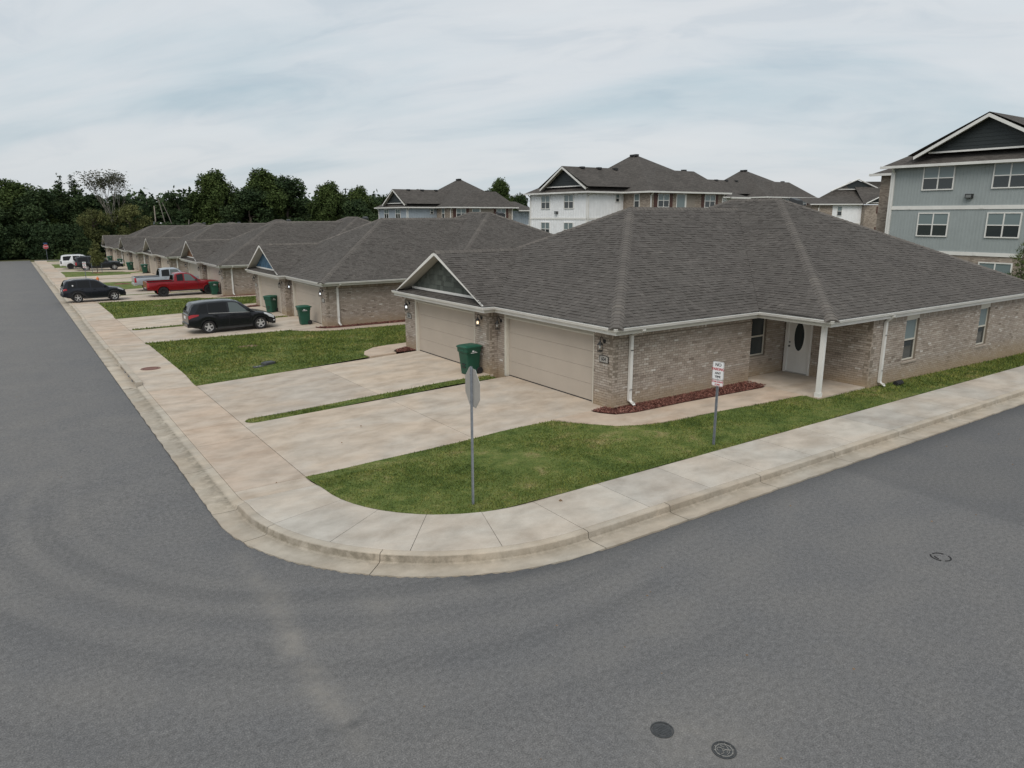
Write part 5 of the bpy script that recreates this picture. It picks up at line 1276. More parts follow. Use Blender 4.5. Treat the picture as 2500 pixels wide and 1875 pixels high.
for pts in ([(-.06, .03), (-.05, .06), (-.02, .065), (0, .04), (-.01, .01), (-.04, -.03), (-.07, -.02)], [(-.03, .0), (.02, -.01), (.06, -.05)], [(.02, .07), (.03, .03), (.07, .05), (.06, .0), (.02, -.06), (-.03, -.07)], [(.0, .02), (.03, -.02), (-.01, -.05)]):
    mb = MB(); mb.tube([(x, y, .003) for x, y in pts], .0045, 4); mb.build('rib', 'chalk', lid)
disc_cover('manhole_cover', 'rust brown round manhole cover in the pavement behind the storm inlet', 'manhole cover', 3.95, 30.85, walkz(-16.85)+.004, .36, 'rust')
t, lid, r = disc_cover('patched_cover', 'faint broken ring of an old cover set flush in the side street asphalt', 'manhole cover', 12.62, 5.11, -.003, .17, 'asphalt')
for a0, a1, rr in ((.2, 1.5, .15), (1.9, 3.6, .16), (4.0, 5.9, .15), (2.2, 3.2, .10)):
    mb = MB(); mb.tube([(rr*math.cos(a), rr*math.sin(a), .004) for a in np.linspace(a0, a1, 9)], .013, 5); mb.build('broken_rim', 'rubber', t)
t = thing('meter_box', 'dark grey raised meter box lid in the lawn beside the driveway', 'meter box', (7.9, 28.55, G(7.9, 28.55)), .3)
mb = MB(); loops(mb, [rrect(.26, .17, .05, -.05), rrect(.25, .16, .05, .09), rrect(.22, .14, .04, .105)]); mb.build('box', 'iron', t); mb = MB(); loops(mb, [rrect(.21, .13, .04, .106), rrect(.20, .12, .04, .118)]); mb.build('lid', 'iron', t)
t = thing('meter_box', 'flush meter box lid with pale spots just left of the raised one', 'meter box', (7.45, 28.38, G(7.45, 28.38)), .2)
mb = MB(); loops(mb, [rrect(.22, .15, .05, -.05), rrect(.21, .14, .05, .035)]); mb.build('lid', 'iron', t)
mb = MB(); mb.lathe([(0, .04), (.03, .04), (.035, .036)], (-.05, .02, 0), 'z', 8); mb.lathe([(0, .04), (.03, .04), (.035, .036)], (.07, -.02, 0), 'z', 8); mb.build('latch', 'alu', t)
t = thing('drain_pipe_end', 'black corrugated drain pipe end in the grass under the downspout', 'pipe', (24.35, 11.98, G(24.3, 12.0)), 0)
mb = MB(); prof = []
for i in range(9): prof += [(.10 if i % 2 else .088, i*.05-.2)]
mb.lathe(prof, (0, 0, .05), 'x', 16); mb.build('pipe', 'rubber', t)
mb = MB(); mb.lathe([(0, -.19), (.08, -.19)], (0, 0, .05), 'x', 16); mb.build('pipe_mouth', 'seal_hollow', t)
def hydrant(x, y):
    t = thing('hydrant', 'small orange hydrant in the grass beyond the dark suv', 'hydrant', (x, y, G(x, y)))
    mb = MB(); mb.lathe([(.15, 0), (.15, .05), (.10, .06), (.10, .50), (.13, .51), (.13, .56), (.11, .60), (.06, .68), (.03, .70), (.03, .75), (0, .76)], (0, 0, 0), 'z', 16); b_ = mb.build('barrel', 'orange', t, smooth=35)
    for ax, s_ in (('x', -1), ('y', -1), ('y', 1)):
        mb = MB(); mb.lathe([(.06, .08*s_), (.06, .17*s_), (.045, .19*s_), (0, .20*s_)], (0, 0, .42), ax, 12); mb.build('outlet', 'orange', t)
hydrant(6.72, 81.6)
random.seed(5)
def chips(poly, zf, n, name, mat, base, sz=.035):
    """a bed of loose wood chips over a shallow mound"""
    ar = [[Vector((x, y, 0)) for x, y in poly]]; tr = tessellate_polygon(ar); mb = MB()
    A = []
    for t in tr:
        p = [poly[i] for i in t]; A.append(abs((p[1][0]-p[0][0])*(p[2][1]-p[0][1])-(p[2][0]-p[0][0])*(p[1][1]-p[0][1]))/2)
        mb.face([(x, y, zf(x, y)+.012) for x, y in p], 0, .3)
    for i in range(n):
        t = random.choices(tr, A)[0]; p = [poly[j] for j in t]; u, v = random.random(), random.random()
        if u+v > 1: u, v = 1-u, 1-v
        x = p[0][0]+u*(p[1][0]-p[0][0])+v*(p[2][0]-p[0][0]); y = p[0][1]+u*(p[1][1]-p[0][1])+v*(p[2][1]-p[0][1]); z = zf(x, y)+.02+random.random()*.02
        a = random.random()*6.28; l = sz*random.uniform(.5, 1.3); w = l*.4; tl = random.uniform(-.02, .02); c, s_ = math.cos(a), math.sin(a)
        mb.face([(x-c*l-s_*w, y-s_*l+c*w, z-tl), (x+c*l-s_*w, y+s_*l+c*w, z+tl), (x+c*l+s_*w, y+s_*l-c*w, z+tl+.006), (x-c*l+s_*w, y-s_*l-c*w, z-tl+.006)], 0, random.random())
    o = mb.build(name, mat, None, fix=False); o['kind'] = 'stuff'; return o
for k in range(6):
    o = PER*k; zf = lambda x, y: max(G(x, y), slabz(y)-.05)+.012
    bed = [(x, y+o) for x, y in WS_in]+[(20.38, 15.11+o), (14.06, 15.11+o), (14.04, 15.9+o), (13.40, 15.9+o)]
    bed = [(13.42, 15.30+o), (13.52, 14.97+o), (13.76, 14.62+o), (14.36, 14.43+o), (16.4, 14.42+o), (19.93, 14.24+o), (20.36, 14.35+o), (20.38, 15.11+o), (14.06, 15.11+o), (14.03, 15.40+o)]
    chips(bed, zf, 3600 if k == 0 else (900 if k == 1 else 250), 'mulch', 'mulch', None, .032 if k == 0 else .06)
    bed = [(12.85, 26.98+o), (12.9, 27.3+o), (13.1, 27.6+o), (13.68, 27.9+o), (13.68, 26.98+o)]
    chips(bed, zf, 500 if k == 0 else 100, 'mulch', 'mulch', None, .04)
def mound(x, y, r, mat, name, hgt=.05, el=1.0):
    mb = MB(); n = 22; c = (x, y, G(x, y)+hgt)
    R1 = [r*(0.8+.3*random.random()) for i in range(n)]
    P1 = [(x+R1[i]*math.cos(6.283*i/n)*el, y+R1[i]*math.sin(6.283*i/n), 0) for i in range(n)]; P1 = [(a, b, G(a, b)+.008) for a, b, _ in P1]
    P2 = [(x+(p[0]-x)*.5, y+(p[1]-y)*.5, G(p[0], p[1])+hgt*.8) for p in P1]
    for i in range(n): j = (i+1) % n; mb.face([P1[i], P1[j], P2[j], P2[i]], 0, random.random()); mb.face([P2[i], P2[j], c], 0, random.random())
    o = mb.build(name, mat, None); o['kind'] = 'stuff'; return o
mound(8.55, 33.9, .42, 'soil', 'bare_patch', .03, 1.2); mound(8.3, 55.9, .5, 'soil', 'bare_patch', .03, 1.2); mound(8.7, 80.6, .75, 'mulch', 'mulch', .10, 1.2)
# pebbles and leaf litter on pavement and road
mb = MB()
for (x, y, z, s_) in [(8.55, 10.62, .14, .035), (4.1, 14.95, .14, .02), (6.4, 17.0, .08, .02), (7.4, 18.1, .09, .025)]+[(random.uniform(3, 22), random.uniform(2.5, 8.4), .0, random.uniform(.008, .02)) for i in range(26)]+[(random.uniform(-2, 2.2), random.uniform(9, 34), -.1, random.uniform(.01, .02)) for i in range(12)]:
    if y > 12 and x < 2.6: z = gst(y)
    a = random.random()*3; mb.hexa([(x-s_, y-s_*.6, z), (x+s_*.8, y-s_, z), (x+s_, y+s_*.7, z), (x-s_*.6, y+s_, z), (x-s_*.5, y-s_*.3, z+s_*.8), (x+s_*.5, y-s_*.5, z+s_*.7), (x+s_*.4, y+s_*.4, z+s_*.9), (x-s_*.3, y+s_*.5, z+s_*.7)], 0, random.random())
o = mb.build('loose_stones', 'soil', None); o['kind'] = 'stuff'

# ------------------------------------------------------------------ apartment blocks behind
def rface(mb, P, mi=0):
    P = [np.array(p, float) for p in P]; c = sum(P)/len(P); n = np.zeros(3)
    for i in range(len(P)): n += np.cross(P[i]-c, P[(i+1) % len(P)]-c)
    n /= np.linalg.norm(n); n = n if n[2] > 0 else -n
    u = np.cross([0, 0, 1.0], n); u /= np.linalg.norm(u); v = np.cross(n, u)
    mb.face([tuple(p) for p in P], mi, .5, [(float(p@u), float(p@v)) for p in P])
class Apt:
    """three-storey block; local x = away from the main street, local y = along it, my = -1 mirrors the plan"""
    def __init__(s, label, org, my=1, group='apartment blocks'):
        s.o = Vector(org); s.my = my; s.root = thing('apartment_building', label, 'building', org, 0, group)
    def p(s, x, y, z): return (x, y*s.my, z)
    def wall(s, a, b, z0, z1, mat, name='wall', boards=0.0, proud=.03, lap=0.0):
        """vertical wall from a to b (outside on the right hand when my=1); boards = batten spacing"""
        ax, ay = a; bx, by = b; L_ = math.hypot(bx-ax, by-ay); ux, uy = (bx-ax)/L_, (by-ay)/L_; nx, ny = uy, -ux
        mb = MB(); t = .25
        def q(d, h, off): return s.p(ax+ux*d+nx*off, ay+uy*d+ny*off, h)
        mb.face([q(0, z0, 0), q(L_, z0, 0), q(L_, z1, 0), q(0, z1, 0)], 0, .5, [(0, z0), (L_, z0), (L_, z1), (0, z1)])
        e = min(t, L_*.4); mb.face([q(e, z1, -t), q(L_-e, z1, -t), q(L_, z1, 0), q(0, z1, 0)]); mb.face([q(e, z0, -t), q(L_-e, z0, -t), q(L_-e, z1, -t), q(e, z1, -t)])
        mb.face([q(0, z0, 0), q(e, z0, -t), q(e, z1, -t), q(0, z1, 0)]); mb.face([q(L_, z0, 0), q(L_-e, z0, -t), q(L_-e, z1, -t), q(L_, z1, 0)])
        o = mb.build(name, mat, s.root, fix=False)
        if boards:
            mb = MB(); d = boards
            while d < L_-.05:
                A = [q(d-.02, z0, .0), q(d+.02, z0, .0), q(d+.02, z0, proud), q(d-.02, z0, proud)]; B = [q(d-.02, z1, .0), q(d+.02, z1, .0), q(d+.02, z1, proud), q(d-.02, z1, proud)]
                mb.face([A[3], A[2], B[2], B[3]]); mb.face([A[0], A[3], B[3], B[0]]); mb.face([A[2], A[1], B[1], B[2]]); d += boards
            mb.build('battens', mat, o, fix=False)['kind'] = 'stuff'
        return (ax, ay, ux, uy, nx, ny)
    def onw(s, W_, d, z, off): ax, ay, ux, uy, nx, ny = W_; return s.p(ax+ux*d+nx*off, ay+uy*d+ny*off, z)
    def wbox(s, mb, W_, d0, d1, z0, z1, o0, o1):
        P = [s.onw(W_, d0, z0, o1), s.onw(W_, d1, z0, o1), s.onw(W_, d1, z0, o0), s.onw(W_, d0, z0, o0)]; Q = [s.onw(W_, d0, z1, o1), s.onw(W_, d1, z1, o1), s.onw(W_, d1, z1, o0), s.onw(W_, d0, z1, o0)]; mb.hexa(P+Q)
    def window(s, W_, d0, d1, z0, z1, cols=2, shut=None, blind=True):
        f = .055 if d1-d0 < 1.2 else .07; mb = MB(); zm = (z0+z1)/2
        s.wbox(mb, W_, d0, d0+f, z0, z1, .005, .08); s.wbox(mb, W_, d1-f, d1, z0, z1, .005, .08); s.wbox(mb, W_, d0+f, d1-f, z1-f, z1, .005, .08); s.wbox(mb, W_, d0+f, d1-f, z0, z0+f, .005, .08); s.wbox(mb, W_, d0+f, d1-f, zm-.03, zm+.03, .005, .07)
        for c in range(1, cols): d = d0+(d1-d0)*c/cols; s.wbox(mb, W_, d-.035, d+.035, z0+f, z1-f, .004, .072)
        o = mb.build('window', 'white', s.root)
        for c in range(cols):
            a = d0+f*.5+(d1-d0-f)*c/cols; b = d0+f*.5+(d1-d0-f)*(c+1)/cols
            for (p_, q_, mt_) in ((zm, z1-f*.5, 'glassblind' if blind else 'glass'), (z0+f*.5, zm, 'glass')):
                mb = MB(); s.wbox(mb, W_, a, b, p_, q_, .012, .042 if p_ == zm else .036); mb.build('pane', mt_, o)
        if shut:
            for (a, b) in ((d0-shut-.04, d0-.04), (d1+.04, d1+shut+.04)):
                mb = MB(); s.wbox(mb, W_, a, b, z0-.02, z1+.02, .006, .045)
                for z in (z0+.05, zm-.06, z1-.17): s.wbox(mb, W_, a+.03, b-.03, z, z+.12, .046, .055)
                mb.build('shutter', 'shutter', s.root)
    def trim(s, W_, d0, d1, z0, z1, mat='white', name='floor_band', o1=.05):
        mb = MB(); s.wbox(mb, W_, d0, d1, z0, z1, .006, o1); mb.build(name, mat, s.root)
    def roof(s, faces):
        mb = MB()
        for F in faces: rface(mb, [s.p(*q) for q in F])
        s.rf = mb.build('roof', 'roofar', s.root, fix=False); return s.rf
    def gutter(s, pts, z, name='gutter'):
        mb = MB()
        for a, b in zip(pts[:-1], pts[1:]):
            d = Vector((b[0]-a[0], b[1]-a[1])).normalized(); n = Vector((d.y, -d.x)); e = d*.06
            A = Vector(a)-e; B = Vector(b)+e
            for (o0, o1, z0, z1) in ((-.10, .05, z-.16, z),):
                P = [(*(A+n*o1), z0), (*(B+n*o1), z0), (*(B+n*o0), z0), (*(A+n*o0), z0)]; Q = [(x, y, z1) for x, y, _ in P]; mb.hexa([s.p(*q) for q in P+Q])
        mb.build(name, 'gutter', s.root)
    def dsp(s, W_, d, z0, z1):
        mb = MB(); s.wbox(mb, W_, d-.06, d+.06, z0, z1-.35, .01, .10); P = [s.onw(W_, d, z1-.38, .06), s.onw(W_, d, z1-.05, .42)]; mb.tube(P, .06, 6); mb.build('downspout', 'gutter', s.root)
    def gable(s, x, yc, hw, zb, zt, mat='gabledark', rec=.5, name='gable_wall'):
        """gable facing local -x with lapped boards, base trim, raking trims and their soffit"""
        n = max(3, int((zt-zb)/.2)); mb = MB(); xr = x+rec
        for i in range(n):
            a, b = zb+(zt-zb)*i/n, zb+(zt-zb)*(i+1)/n; wa, wb = hw*(zt-a)/(zt-zb), hw*(zt-b)/(zt-zb)
            mb.face([s.p(xr-.02, yc-wa, a), s.p(xr-.02, yc+wa, a), s.p(xr, yc+wb, b), s.p(xr, yc-wb, b)]); mb.face([s.p(xr, yc-wa, a), s.p(xr, yc+wa, a), s.p(xr-.02, yc+wa, a), s.p(xr-.02, yc-wa, a)])
        g = mb.build(name, mat, s.root, fix=False)
        mb = MB(); P = [s.p(xr-.05, yc-hw*1.03, zb-.1), s.p(xr+.02, yc-hw*1.03, zb-.1), s.p(xr+.02, yc+hw*1.03, zb-.1), s.p(xr-.05, yc+hw*1.03, zb-.1)]; mb.hexa(P+[(q[0], q[1], zb) for q in P]); mb.build('base_trim', 'white', g)
        sl = (zt-zb)/hw; h2 = hw*1.16+.25; z2 = zt+.14
        for sg in (-1, 1):
            mb = MB(); e = (yc+sg*h2, z2-sl*h2)
            P = [s.p(x, e[0], e[1]-.16), s.p(x+.05, e[0], e[1]-.16), s.p(x+.05, yc, z2-.18), s.p(x, yc, z2-.18)]; Q = [s.p(x, e[0], e[1]+.03), s.p(x+.05, e[0], e[1]+.03), s.p(x+.05, yc, z2+.02), s.p(x, yc, z2+.02)]; mb.hexa(P+Q); mb.build('rake_trim', 'white', g)
            mb = MB(); mb.face([s.p(x+.05, e[0], e[1]-.06), s.p(xr, e[0], e[1]-.06), s.p(xr, yc, z2-.08), s.p(x+.05, yc, z2-.08)]); mb.build('rake_soffit', 'soffit', g)
    def vent(s, x, y, z):
        mb = MB(); P = [s.p(x-.22, y-.22, z-.05), s.p(x+.22, y-.22, z-.05), s.p(x+.22, y+.22, z-.05), s.p(x-.22, y+.22, z-.05)]; mb.hexa(P+[(q[0]*1, q[1], z+.16) for q in P]); mb.build('roof_vent', 'black', s.rf)
    def flood(s, W_, d, z):
        mb = MB(); s.wbox(mb, W_, d-.20, d+.20, z-.12, z+.14, .01, .22); o = mb.build('wall_light', 'black', s.root); mb = MB(); s.wbox(mb, W_, d-.15, d+.15, z-.08, z+.08, .221, .228); mb.build('lens', 'clearglass', o)

def big_block(label, org, my, side, eave=8.1, extra=True, full=True, grey=False):
    """gabled siding wing at the corner, brick centre under a high hip, siding end wing. u = local x, v = -local y"""
    A = Apt(label, org, my); E = eave
    def V(v): return -v
    # walls (outside to the right of travel): gable wing front runs from far corner to near corner
    W1 = A.wall((0, 0), (0, V(9.56)), -1.5, E-.05, side, boards=.40); A.trim(W1, 0, .14, -1.5, E-.06, 'white', 'corner_board', .04); A.trim(W1, 9.42, 9.56, -1.5, E-.06, 'white', 'corner_board', .04)
    W2 = A.wall((0, V(9.56)), (4.85, V(9.56)), -1.5, E-.05, side, boards=.40)
    W3 = A.wall((4.85, V(9.56)), (4.85, V(13.3)), -1.5, E-.05, 'brickfar')
    W4 = A.wall((4.85, V(13.3)), (15.84, V(13.3)), -1.5, E-.05, 'brickfar')
    W5 = A.wall((15.84, V(12.7)), (19.4, V(12.7)), -1.5, E-.45, side, boards=.40); A.trim(W5, 0, 3.5, E-2.75, E-2.53, 'white'); A.trim(W5, 3.36, 3.5, -1.5, E-.5, 'white', 'corner_board', .04)
    A.wall((19.4, V(12.7)), (19.4, 0), -1.5, E-.5, side); A.wall((19.4, 0), (0, 0), -1.5, E-.06, side)
    for zb in (E-2.68, E-5.5): A.trim(W1, 0, 9.56, zb, zb+.2); A.trim(W2, 0, 4.85, zb, zb+.2)
    for k in range(3):
        z0 = E-1.60-2.78*k
        for (a, b) in ((2.05, 3.60), (5.95, 7.50)): A.window(W1, a, b, z0, z0+1.42)
        A.window(W2, 3.72, 4.27, z0+.65, z0+1.42, 1)
        A.window(W3, 1.62, 2.38, z0+.05, z0+1.45, 1)
        A.window(W4, 1.08, 2.70, z0+.10, z0+1.46, 2, .46)
        A.window(W4, 7.99, 9.65, z0+.10, z0+1.46, 2, .42)
        # recessed balcony door between them
        mb = MB(); A.wbox(mb, W4, 3.70, 6.55, z0-.35, z0+1.44, -.02, .012); mb.build('balcony_recess', 'brickfar', A.root)
        mb = MB(); A.wbox(mb, W4, 3.75, 5.25, z0-.30, z0+1.44, .013, .03); o = mb.build('balcony_door', 'white', A.root)
        mb = MB(); A.wbox(mb, W4, 3.85, 5.00, z0-.15, z0+1.38, .031, .036); mb.build('pane', 'glassblind', o)
    A.dsp(W1, .10, -1.4, E); A.dsp(W2, .12, -1.4, E); A.dsp(W4, .12, -1.4, E); A.dsp(W4, 10.8, -1.4, E)
    A.flood(W1, 4.75, E-1.98)
    z = E+.04; q = .48
    # main hip over the centre, wing ridge behind the gable, skirt under it
    C0, C1, D0, D1 = 4.37, 16.4, V(13.78), .45
    pk0, pk1 = (12.9, V(2.9), E+4.45), (12.9, V(2.1), E+4.45)
    F = [[(C0, D1, z), (C0, D0, z), pk0, pk1], [(C0, D0, z), (C1+.1, D0, z), pk0], [(C1+.1, D0, z), (20, D1, z), pk1, pk0], [(20, D1, z), (C0, D1, z), pk1]]
    gy, gh, gz = V(6.05), 4.05, E+2.62
    F += [[(-q, gy-gh, E+.52), (-q, gy, gz), (9.38, gy, gz), (5.32, gy-gh, E+.52)], [(-q, gy, gz), (-q, gy+gh, E+.52), (9.38, gy+gh, E+.52), (9.38, gy, gz)]]
    # hip skirt round the gable wing
    F += [[(-q, V(10.04), z), (-q, q, z), (.55, -.55, E+.60), (.55, V(9.0), E+.60)], [(-q, q, z), (9, q, z), (9, -2.5, E+1.6), (1.9, -2.1, E+1.4), (.55, -.55, E+.60)], [(-q, V(10.04), z), (.55, V(9.0), E+.60), (1.2, V(9.0), E+.60), (5.2, V(9.6), E+.45), (4.9, V(10.04), z)]]
    # lower end wing
    F += [[(C1+.5, D0+.2, E-.35), (20, D0+.3, E-.35), (20, V(8), E+1.0), (C1, V(8), E+1.0)]]
    F += [[(6.0, V(13.78), z+.01), (16.5, V(13.78), z+.01), (15.26, V(9.5), E+2.42), (11.0, V(9.5), E+2.42)], [(15.26, V(9.5), E+2.42), (16.5, V(13.78), z+.01), (16.5, V(3), z), (15.26, V(6), E+2.42)], [(6.0, V(13.78), z+.01), (11.0, V(9.5), E+2.42), (11.0, V(6), E+2.42)], [(11.0, V(9.5), E+2.42), (15.26, V(9.5), E+2.42), (15.26, V(6), E+2.42), (11.0, V(6), E+2.42)]]
    A.roof(F)
    A.gable(-q, gy, 3.0, E+.66, E+2.40)
    A.gutter([(-q, q), (-q, V(10.04)), (4.37, V(10.04)), (4.37, V(13.78)), (16.5, V(13.78))], E+.06)
    A.gutter([(C1+.4, D0+.2), (20, D0+.2)], E-.36)
    for x in (1.9, 4.2, 6.5): A.vent(x, gy-.35, gz-.15)
    A.vent(12.5, V(3.3), E+4.35); A.vent(12.6, V(2.6), E+4.35); A.vent(13.9, V(9.3), E+2.40)
    return A
big_block('white three storey apartment block with dark gable, brick centre and brown shutters', (47.58, 65.16, 0), 1, 'sidewhite', 8.08)
big_block('pale blue grey apartment block with dark gable, left of the white block', (47.3, 104.2, 0), 1, 'sideblue', 6.98)
big_block('apartment block mostly hidden behind the corner house ridge, only its roof and eave showing', (85.6, 79.5, 0), 1, 'sidewhite', 8.35)

# grey block at the right edge
A = Apt('grey board sided apartment block at the right edge with four pane windows', (48.54, 26.0, 0), 1); E = 8.86
W1 = A.wall((0, 0), (0, -14.5), 3.40, E-.05, 'sidegrey', boards=.20, proud=.016)
W1b = A.wall((0, 0), (0, -14.5), -.5, 3.40, 'brickfar')
A.wall((0, -14.5), (16, -14.5), -.5, E-.05, 'sidegrey'); A.wall((16, -14.5), (16, 2.05), -.5, E-.05, 'sidegrey'); A.wall((16, 2.05), (2.5, 2.05), -.5, E-.3, 'brickfar')
W2 = A.wall((2.5, 2.05), (2.5, 0), -.5, E-.30, 'brickfar'); A.wall((2.5, 0), (0, 0), -.5, E-.06, 'brickfar')
A.trim(W1, 0, .16, 3.40, E-.06, 'white', 'corner_board', .05)
A.trim(W1, .16, 14.5, 6.14, 6.37); A.trim(W1, 0.0, 14.5, 3.36, 3.58)
for d in (1.3, 5.6, 9.9):
    for z in (6.15, 3.37):
        mb = MB(); A.wbox(mb, W1, d, d+.22, z+.03, z+.2, .051, .062); mb.build('band_block', 'white', A.root)
for (a, b) in ((2.06, 3.96), (6.10, 7.95), (10.2, 12.05)):
    A.window(W1, a, b, 7.32, 8.80); A.window(W1, a, b, 4.46, 5.95); A.window(W1b, a-.1, b-.1, 1.55, 3.02)
A.flood(W1, 4.97, 6.91); A.dsp(W1, .22, -.4, E); A.dsp(W2, 1.8, 0, E-.3)
gy = -5.6; q = .5; z = E+.04
A.roof([[(-q, -15, z), (-q, .45, z), (.75, -.6, E+.72), (.75, -10.6, E+.72)], [(-q, .45, z), (8, .45, z), (8, -3, E+2.0), (.75, -.6, E+.72)],
        [(-q, gy+4.45, E+.62), (-q, gy, E+2.82), (14, gy, E+2.82), (14, gy+4.45, E+.62)], [(-q, gy, E+2.82), (-q, gy-4.45, E+.62), (14, gy-4.45, E+.62), (14, gy, E+2.82)],
        [(2.0, 2.6, E-.28), (2.0, -.2, E-.28), (4.6, -.2, E+.85), (4.2, .4, E+.75)], [(2.0, 2.6, E-.28), (4.2, .4, E+.75), (14, .4, E+.75), (16.4, 2.6, E-.28)],
        [(9.5, -15, z), (9.5, -.2, z), (13.5, -4.5, E+4.3), (13.5, -9, E+4.3)], [(9.5, -.2, z), (20, -.2, z), (13.5, -4.5, E+4.3)]])
A.gable(-q, gy, 3.30, E+.80, E+2.58); A.gutter([(-q, .48), (-q, -15)], E+.06); A.gutter([(2.0, 2.6), (2.0, .3)], E-.24); A.vent(3.6, gy+.5, E+2.65)

# brick and white block far right, between the ridge of the corner house and the grey block
A = Apt('far brick and white block with small dark gables and red brown shutters', (93.3, 60.8, 0), 1); E = 7.25
def seg(a, b): return A.wall(a, b, -1, E-.05, 'brickfar')
ang = math.atan2(-4.6, 7.0)
def at(d): return (d*math.cos(ang), d*math.sin(ang))
Wa = A.wall(at(0), at(3.0), -1, E-.06, 'brickfar'); Wb = A.wall(at(3.0), at(7.15), -1, E-.06, 'sidewhite', boards=.4)
nxa, nya = math.sin(ang), -math.cos(ang)
def off(d, o): p = at(d); return (p[0]+nxa*o, p[1]+nya*o)
Wc = A.wall(off(7.15, .9), off(14, .9), -1, E-.06, 'brickfar'); A.wall(at(7.15), off(7.15, .9), -1, E-.06, 'brickfar'); A.wall(off(14, .9), off(14, -10), -1, E-.06, 'brickfar'); A.wall(off(14, -10), off(0, -10), -1, E-.06, 'brickfar'); A.wall(off(0, -10), at(0), -1, E-.06, 'brickfar')
for k in range(2):
    z0 = E-1.55-2.8*k
    A.window(Wb, .65, 1.35, z0, z0+1.3, 1); A.window(Wc, 1.95, 2.65, z0+.35, z0+1.25, 1, .3); A.window(Wc, 4.95, 5.65, z0+.35, z0+1.25, 1, .3)
A.trim(Wb, 0, 4.1, E-2.7, E-2.5); A.dsp(Wa, 1.0, -1, E)
def o3(d, o, z): p = off(d, o); return (p[0], p[1], z)
A.roof([[o3(-.4, .4, E+.03), o3(7.2, .4, E+.03), o3(10, -4.5, E+2.0), o3(2.5, -3.5, E+1.0), o3(-1.2, -3.5, E+1.0)], [o3(7.0, .45, E+.03), o3(7.0, 1.35, E+.04), o3(9.6, 1.35, E+1.3), o3(9.6, -3, E+1.3)], [o3(9.6, 1.35, E+1.3), o3(12.2, 1.35, E+.04), o3(12.2, -3, E+.04), o3(9.6, -3, E+1.3)],
        [o3(2.5, -3.5, E+1.0), o3(10, -4.5, E+2.0), o3(16, -4.5, E+3.3), o3(7.3, -4.4, E+3.3), o3(4.0, -4.0, E+1.7)], [o3(7.2, .4, E+.03), o3(14.4, .4, E+.03), o3(14.4, -4.4, E+2.6), o3(8, -4.4, E+2.6)]])
mb = MB(); mb.face([o3(7.3, 1.0, E+.25), o3(11.9, 1.0, E+.25), o3(9.6, 1.0, E+1.2)]); mb.build('gable_wall', 'gabledark', A.root, fix=False)
mb = MB(); mb.face([o3(5.3, -4.3, E+2.25), o3(11.3, -4.3, E+2.25), o3(8.3, -4.3, E+3.5)]); mb.build('gable_wall', 'gabledark', A.root, fix=False)
mb = MB(); mb.tube([o3(4.4, -4.1, E+1.95), o3(8.3, -4.1, E+3.62), o3(12.0, -4.1, E+2.05)], .09, 5); mb.tube([o3(7.0, 1.36, E+.08), o3(9.6, 1.36, E+1.36), o3(12.2, 1.36, E+.08)], .08, 5); mb.tube([o3(5.3, -4.2, E+2.2), o3(11.3, -4.2, E+2.2)], .06, 5); mb.tube([o3(7.3, 1.05, E+.2), o3(11.9, 1.05, E+.2)], .07, 5); mb.build('gable_trim', 'white', A.root)
mb = MB(); mb.tube([o3(-.4, .45, E), o3(7.1, .45, E)], .08, 5); mb.build('gutter', 'gutter', A.root)

# ------------------------------------------------------------------ trees
def leaves(pts, size, n_per, droop=.3, spread=None):
    """leaf clusters: n_per folded quads round each point"""
    k = len(pts)*n_per; P = np.repeat(pts, n_per, 0)+rng.normal(0, spread if spread else size*.9, (k, 3))
    d = rng.normal(0, 1, (k, 3)); d[:, 2] = d[:, 2]*.6; d /= np.linalg.norm(d, axis=1)[:, None]
    e = np.cross(d, rng.normal(0, 1, (k, 3))); e /= np.linalg.norm(e, axis=1)[:, None]; s_ = size*(.6+.8*rng.random(k))[:, None]
    V = np.stack([P-d*s_, P-e*s_*.55, P+d*s_, P+e*s_*.55], 1).reshape(-1, 3); F = np.arange(4*k).reshape(-1, 4)
    return V, F
def crown_points(lobes, dens, gaps=.0, shell=.55):
    out = []; tone = []
    for (c, r) in lobes:
        n = int(dens*r[0]*r[1]*4); d = rng.normal(0, 1, (n, 3)); d /= np.linalg.norm(d, axis=1)[:, None]; rad = shell+(1-shell)*rng.random(n)**.5
        rad *= 1+.16*np.sin(d[:, 0]*5+c[0])*np.sin(d[:, 1]*6+c[1])+.12*rng.normal(0, 1, n)
        p = np.array(c)+d*rad[:, None]*np.array(r); out.append(p); tone.append(np.clip(.5+.25*rng.normal(0, 1)+.12*rng.normal(0, 1, n), 0, 1))
    return np.concatenate(out), np.concatenate(tone)
def limb(mb, a, b, r0, r1, n=6, wob=.12):
    a, b = Vector(a), Vector(b); L_ = (b-a).length; pts = []; rs = []
    for i in range(5):
        f = i/4; p = a.lerp(b, f)
        if 0 < i < 4: p += Vector((random.uniform(-1, 1), random.uniform(-1, 1), random.uniform(-.5, .5)))*wob*L_*.25
        pts.append(p); rs.append(r0+(r1-r0)*f)
    mb.tube(pts, rs, n)
def broad_lobes(h, r, n, base=.30):
    L_ = []
    for i in range(n):
        f = random.random(); a = random.uniform(0, 6.283); zz = h*(base+(1-base)*f); env = math.sin(math.pi*min(1, .18+.80*f)); rr = r*env*random.uniform(.35, .85); lr = r*random.uniform(.26, .44)*(1.1-.35*f)
        L_.append(((rr*math.cos(a), rr*math.sin(a), zz-lr*.3), (lr, lr, lr*random.uniform(.7, .95))))
    L_.append(((0, 0, h*.9-.2*r), (r*.42, r*.42, h*.12))); return L_
